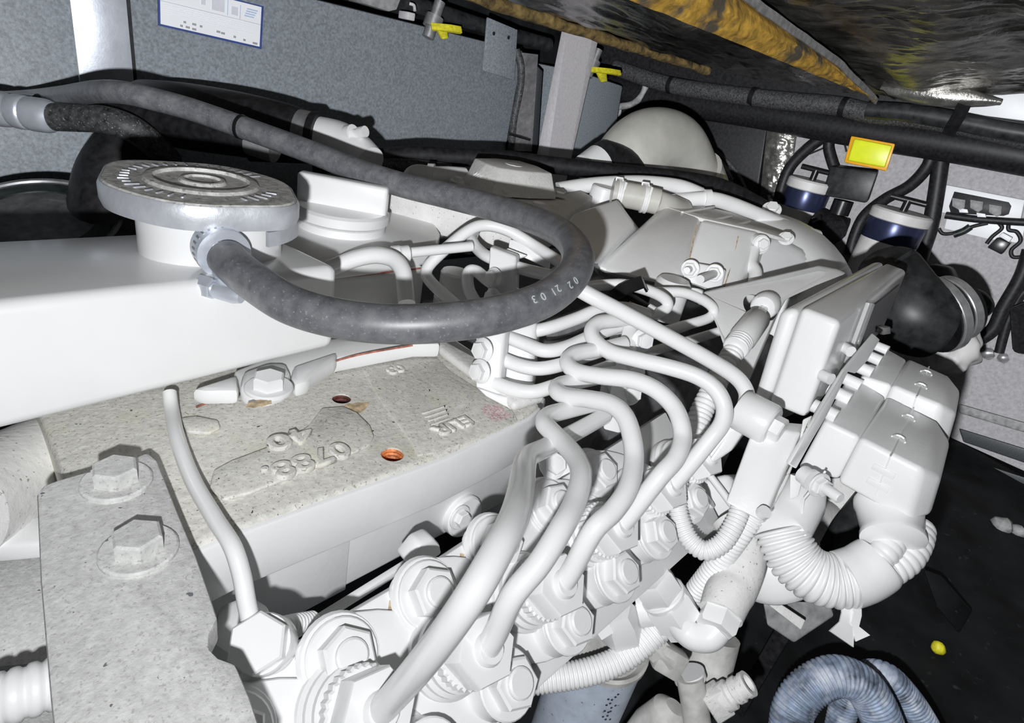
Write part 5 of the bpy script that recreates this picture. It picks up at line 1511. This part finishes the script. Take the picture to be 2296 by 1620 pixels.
place('threaded_end', lathe(P(1622, 1563, 0.447), gdir, [(0.0110, 0), (0.0110, 0.006), (0.0085, 0.007), (0.0085, 0.010), (0.0098, 0.011), (0.0098, 0.015), (0.0085, 0.016), (0.0085, 0.020), (0.0094, 0.020), (0.0094, 0.024), (0.0065, 0.024), (0.0065, 0.018)], 24), 'cast_paint', bf_)
rd = thing('starter_motor', 'rounded white starter housing behind the wide conduit', 'housing')
place('body', sweep(smooth_path([(P(1700, 1170, 0.52), 0.030), (P(1716, 1220, 0.50), 0.036), (P(1738, 1280, 0.49), 0.036), (P(1748, 1312, 0.49), 0.028), (P(1752, 1328, 0.49), 0.010)], 5), 30), 'white_paint', rd)
tag(place('drain_pipe', tube([(1600, 1420, 0.50), (1585, 1480, 0.50), (1570, 1530, 0.50)], 0.022, 24), 'grey_pipe'), 'grey pipe dropping behind the white elbow fitting', 'pipe')
sb = thing('side_bracket', 'white stepped bracket under the starter housing', 'bracket')
place('flange', hexa([(1690, 1330), (1710, 1326), (1806, 1390), (1796, 1412)], 0.52, [(1690, 1330), (1710, 1326), (1806, 1390), (1796, 1412)], 0.53, 0.001), 'cast_paint', sb)
place('web', hexa([(1710, 1345), (1860, 1350), (1870, 1380), (1780, 1440), (1720, 1400)], 0.56, [(1710, 1345), (1860, 1350), (1870, 1380), (1780, 1440), (1720, 1400)], 0.58, 0.002), 'dim_grey', sb)
fp_ = thing('torn_strap', 'white torn flap of tape hanging below the wide conduit', 'strap')
place('flap', ribbon([P(1910, 1345, 0.376), P(1906, 1376, 0.374), P(1898, 1398, 0.37), P(1886, 1432, 0.366)], [c2w(Vector((0.014, 0.002, 0))), c2w(Vector((0.011, 0.002, 0))), c2w(Vector((0.009, 0.003, 0))), c2w(Vector((0.017, 0.012, 0.004)))], 0.0012), 'conduit_white', fp_)
place('flap', ribbon([P(1920, 1350, 0.374), P(1922, 1376, 0.373), P(1916, 1400, 0.37), P(1934, 1430, 0.368)], [c2w(Vector((0.006, 0.002, 0))), c2w(Vector((0.005, 0.002, 0))), c2w(Vector((0.005, 0.002, 0))), c2w(Vector((0.009, -0.004, 0)))], 0.0012), 'conduit_white', fp_)
wpn = thing('gearbox_panel', 'light grey gearbox panel with round opening behind the strap clip', 'panel')
gp = hexa([(1790, 1080), (1960, 1060), (1990, 1120), (1870, 1230), (1800, 1250)], 0.62, [(1800, 1080), (1970, 1060), (2000, 1120), (1880, 1230), (1810, 1250)], 0.70, 0.003)
gp = boolean_cut(gp, [lathe(P(1826, 1190, 0.62), TOCAM, [(0.036, -0.1), (0.036, 0.1)], 36)])
place('panel', gp, 'cast_paint', wpn)
gb = P(1890, 1190, 0.69)
place('leg', box((gb.x - 0.01, gb.y - 0.01, 0.0), (gb.x + 0.01, gb.y + 0.01, gb.z), 0.002), 'rubber', wpn)
tag(place('dark_strut', tube([(1950, 1120, 0.58), (1900, 1180, 0.6), (1870, 1230, 0.62)], 0.014, 14), 'black_shell'), 'dark strut crossing the gearbox panel', 'strut')
up_ = thing('pump_end_casting', 'white ribbed casting between pump and mounting arm', 'casting')
place('casting', hexa([(1550, 1080), (1640, 1060), (1660, 1130), (1590, 1230), (1540, 1190)], 0.47, [(1550, 1080), (1660, 1060), (1690, 1130), (1620, 1230), (1550, 1190)], 0.56, 0.006, 3), 'white_paint', up_)
place('rib', tube([(1580, 1050, 0.462), (1618, 1100, 0.460), (1640, 1130, 0.460)], 0.003, 10), 'white_paint', up_)
place('rib', tube([(1545, 1150, 0.462), (1590, 1120, 0.455)], 0.007, 14), 'white_paint', up_)
place('stop_plate', hexa([(1508, 1010), (1600, 960), (1640, 990), (1600, 1030), (1540, 1060)], 0.44, [(1508, 1010), (1600, 960), (1640, 990), (1600, 1030), (1540, 1060)], 0.46, 0.003), 'white_paint', up_)

# ---- black air hose with clamps, crumpled plastic
ah = thing('air_hose', 'thick black rubber air hose with two shiny band clamps, right', 'hose')
place('hose_body', sweep(smooth_path([(P(1996, 606, 0.86), 0.042), (P(2004, 634, 0.84), 0.047), (P(2022, 674, 0.82), 0.052), (P(2052, 706, 0.81), 0.055), (P(2085, 716, 0.81), 0.054)], 8), 36), 'black_shell', ah)
ad = (P(2140, 690, 0.81) - P(2040, 726, 0.81)).normalized()
for off, r_ in ((0.040, 0.0535), (0.062, 0.046)):
    place('band_clamp', lathe(P(2040, 726, 0.81) + ad * off, ad, [(r_, -0.006), (r_ * 1.02, -0.005), (r_ * 1.02, 0.005), (r_, 0.006)], 40), 'steel', ah)
place('neck', lathe(P(2040, 726, 0.81), ad, [(0.053, 0.03), (0.045, 0.05), (0.043, 0.075)], 36), 'black_plastic', ah)
place('top_tab', hexa([(2004, 584), (2046, 556), (2052, 566), (2010, 596)], 0.80, [(2004, 584), (2046, 556), (2052, 566), (2010, 596)], 0.82, 0.002), 'black_shell', ah)
def crump(u, v):
    a = 2 * math.pi * u
    c = P(2128, 775, 0.86)
    q = math.sin(math.pi * v)
    r = 0.038 * (q ** 0.6) * (1 + 0.28 * fn((math.cos(a), math.sin(a), v * 2.2), 2.4))
    ax = (P(2150, 700, 0.86) - P(2090, 830, 0.85)).normalized()
    s = ax.cross(TOCAM).normalized()
    return c + ax * (v - 0.5) * 0.095 + (s * math.cos(a) + TOCAM * math.sin(a)) * r
tag(place('plastic_wrap', sheet(crump, 40, 30), 'filter_white'), 'crumpled white plastic wrap behind the black air hose', 'wrap')

# ---- bottom right: blue-grey ribbed hose
tag(place('ribbed_hose', corr([(1770, 1680, 0.62), (1775, 1600, 0.62), (1810, 1545, 0.62), (1870, 1515, 0.62), (1925, 1530, 0.62), (1960, 1575, 0.62), (1990, 1650, 0.62)], 0.021, 0.0042, 0.07, 28), 'blue_hose'),
    'blue-grey ribbed bilge hose arching up at the bottom right', 'hose')
tag(place('ribbed_hose', corr([(1880, 1640, 0.74), (1900, 1560, 0.74), (1940, 1515, 0.72), (1985, 1516, 0.70), (2030, 1560, 0.70), (2070, 1620, 0.70), (2100, 1680, 0.70)], 0.017, 0.0042, 0.07, 24), 'blue_hose'),
    'second thinner ribbed bilge hose behind the arched one', 'hose')
settle()
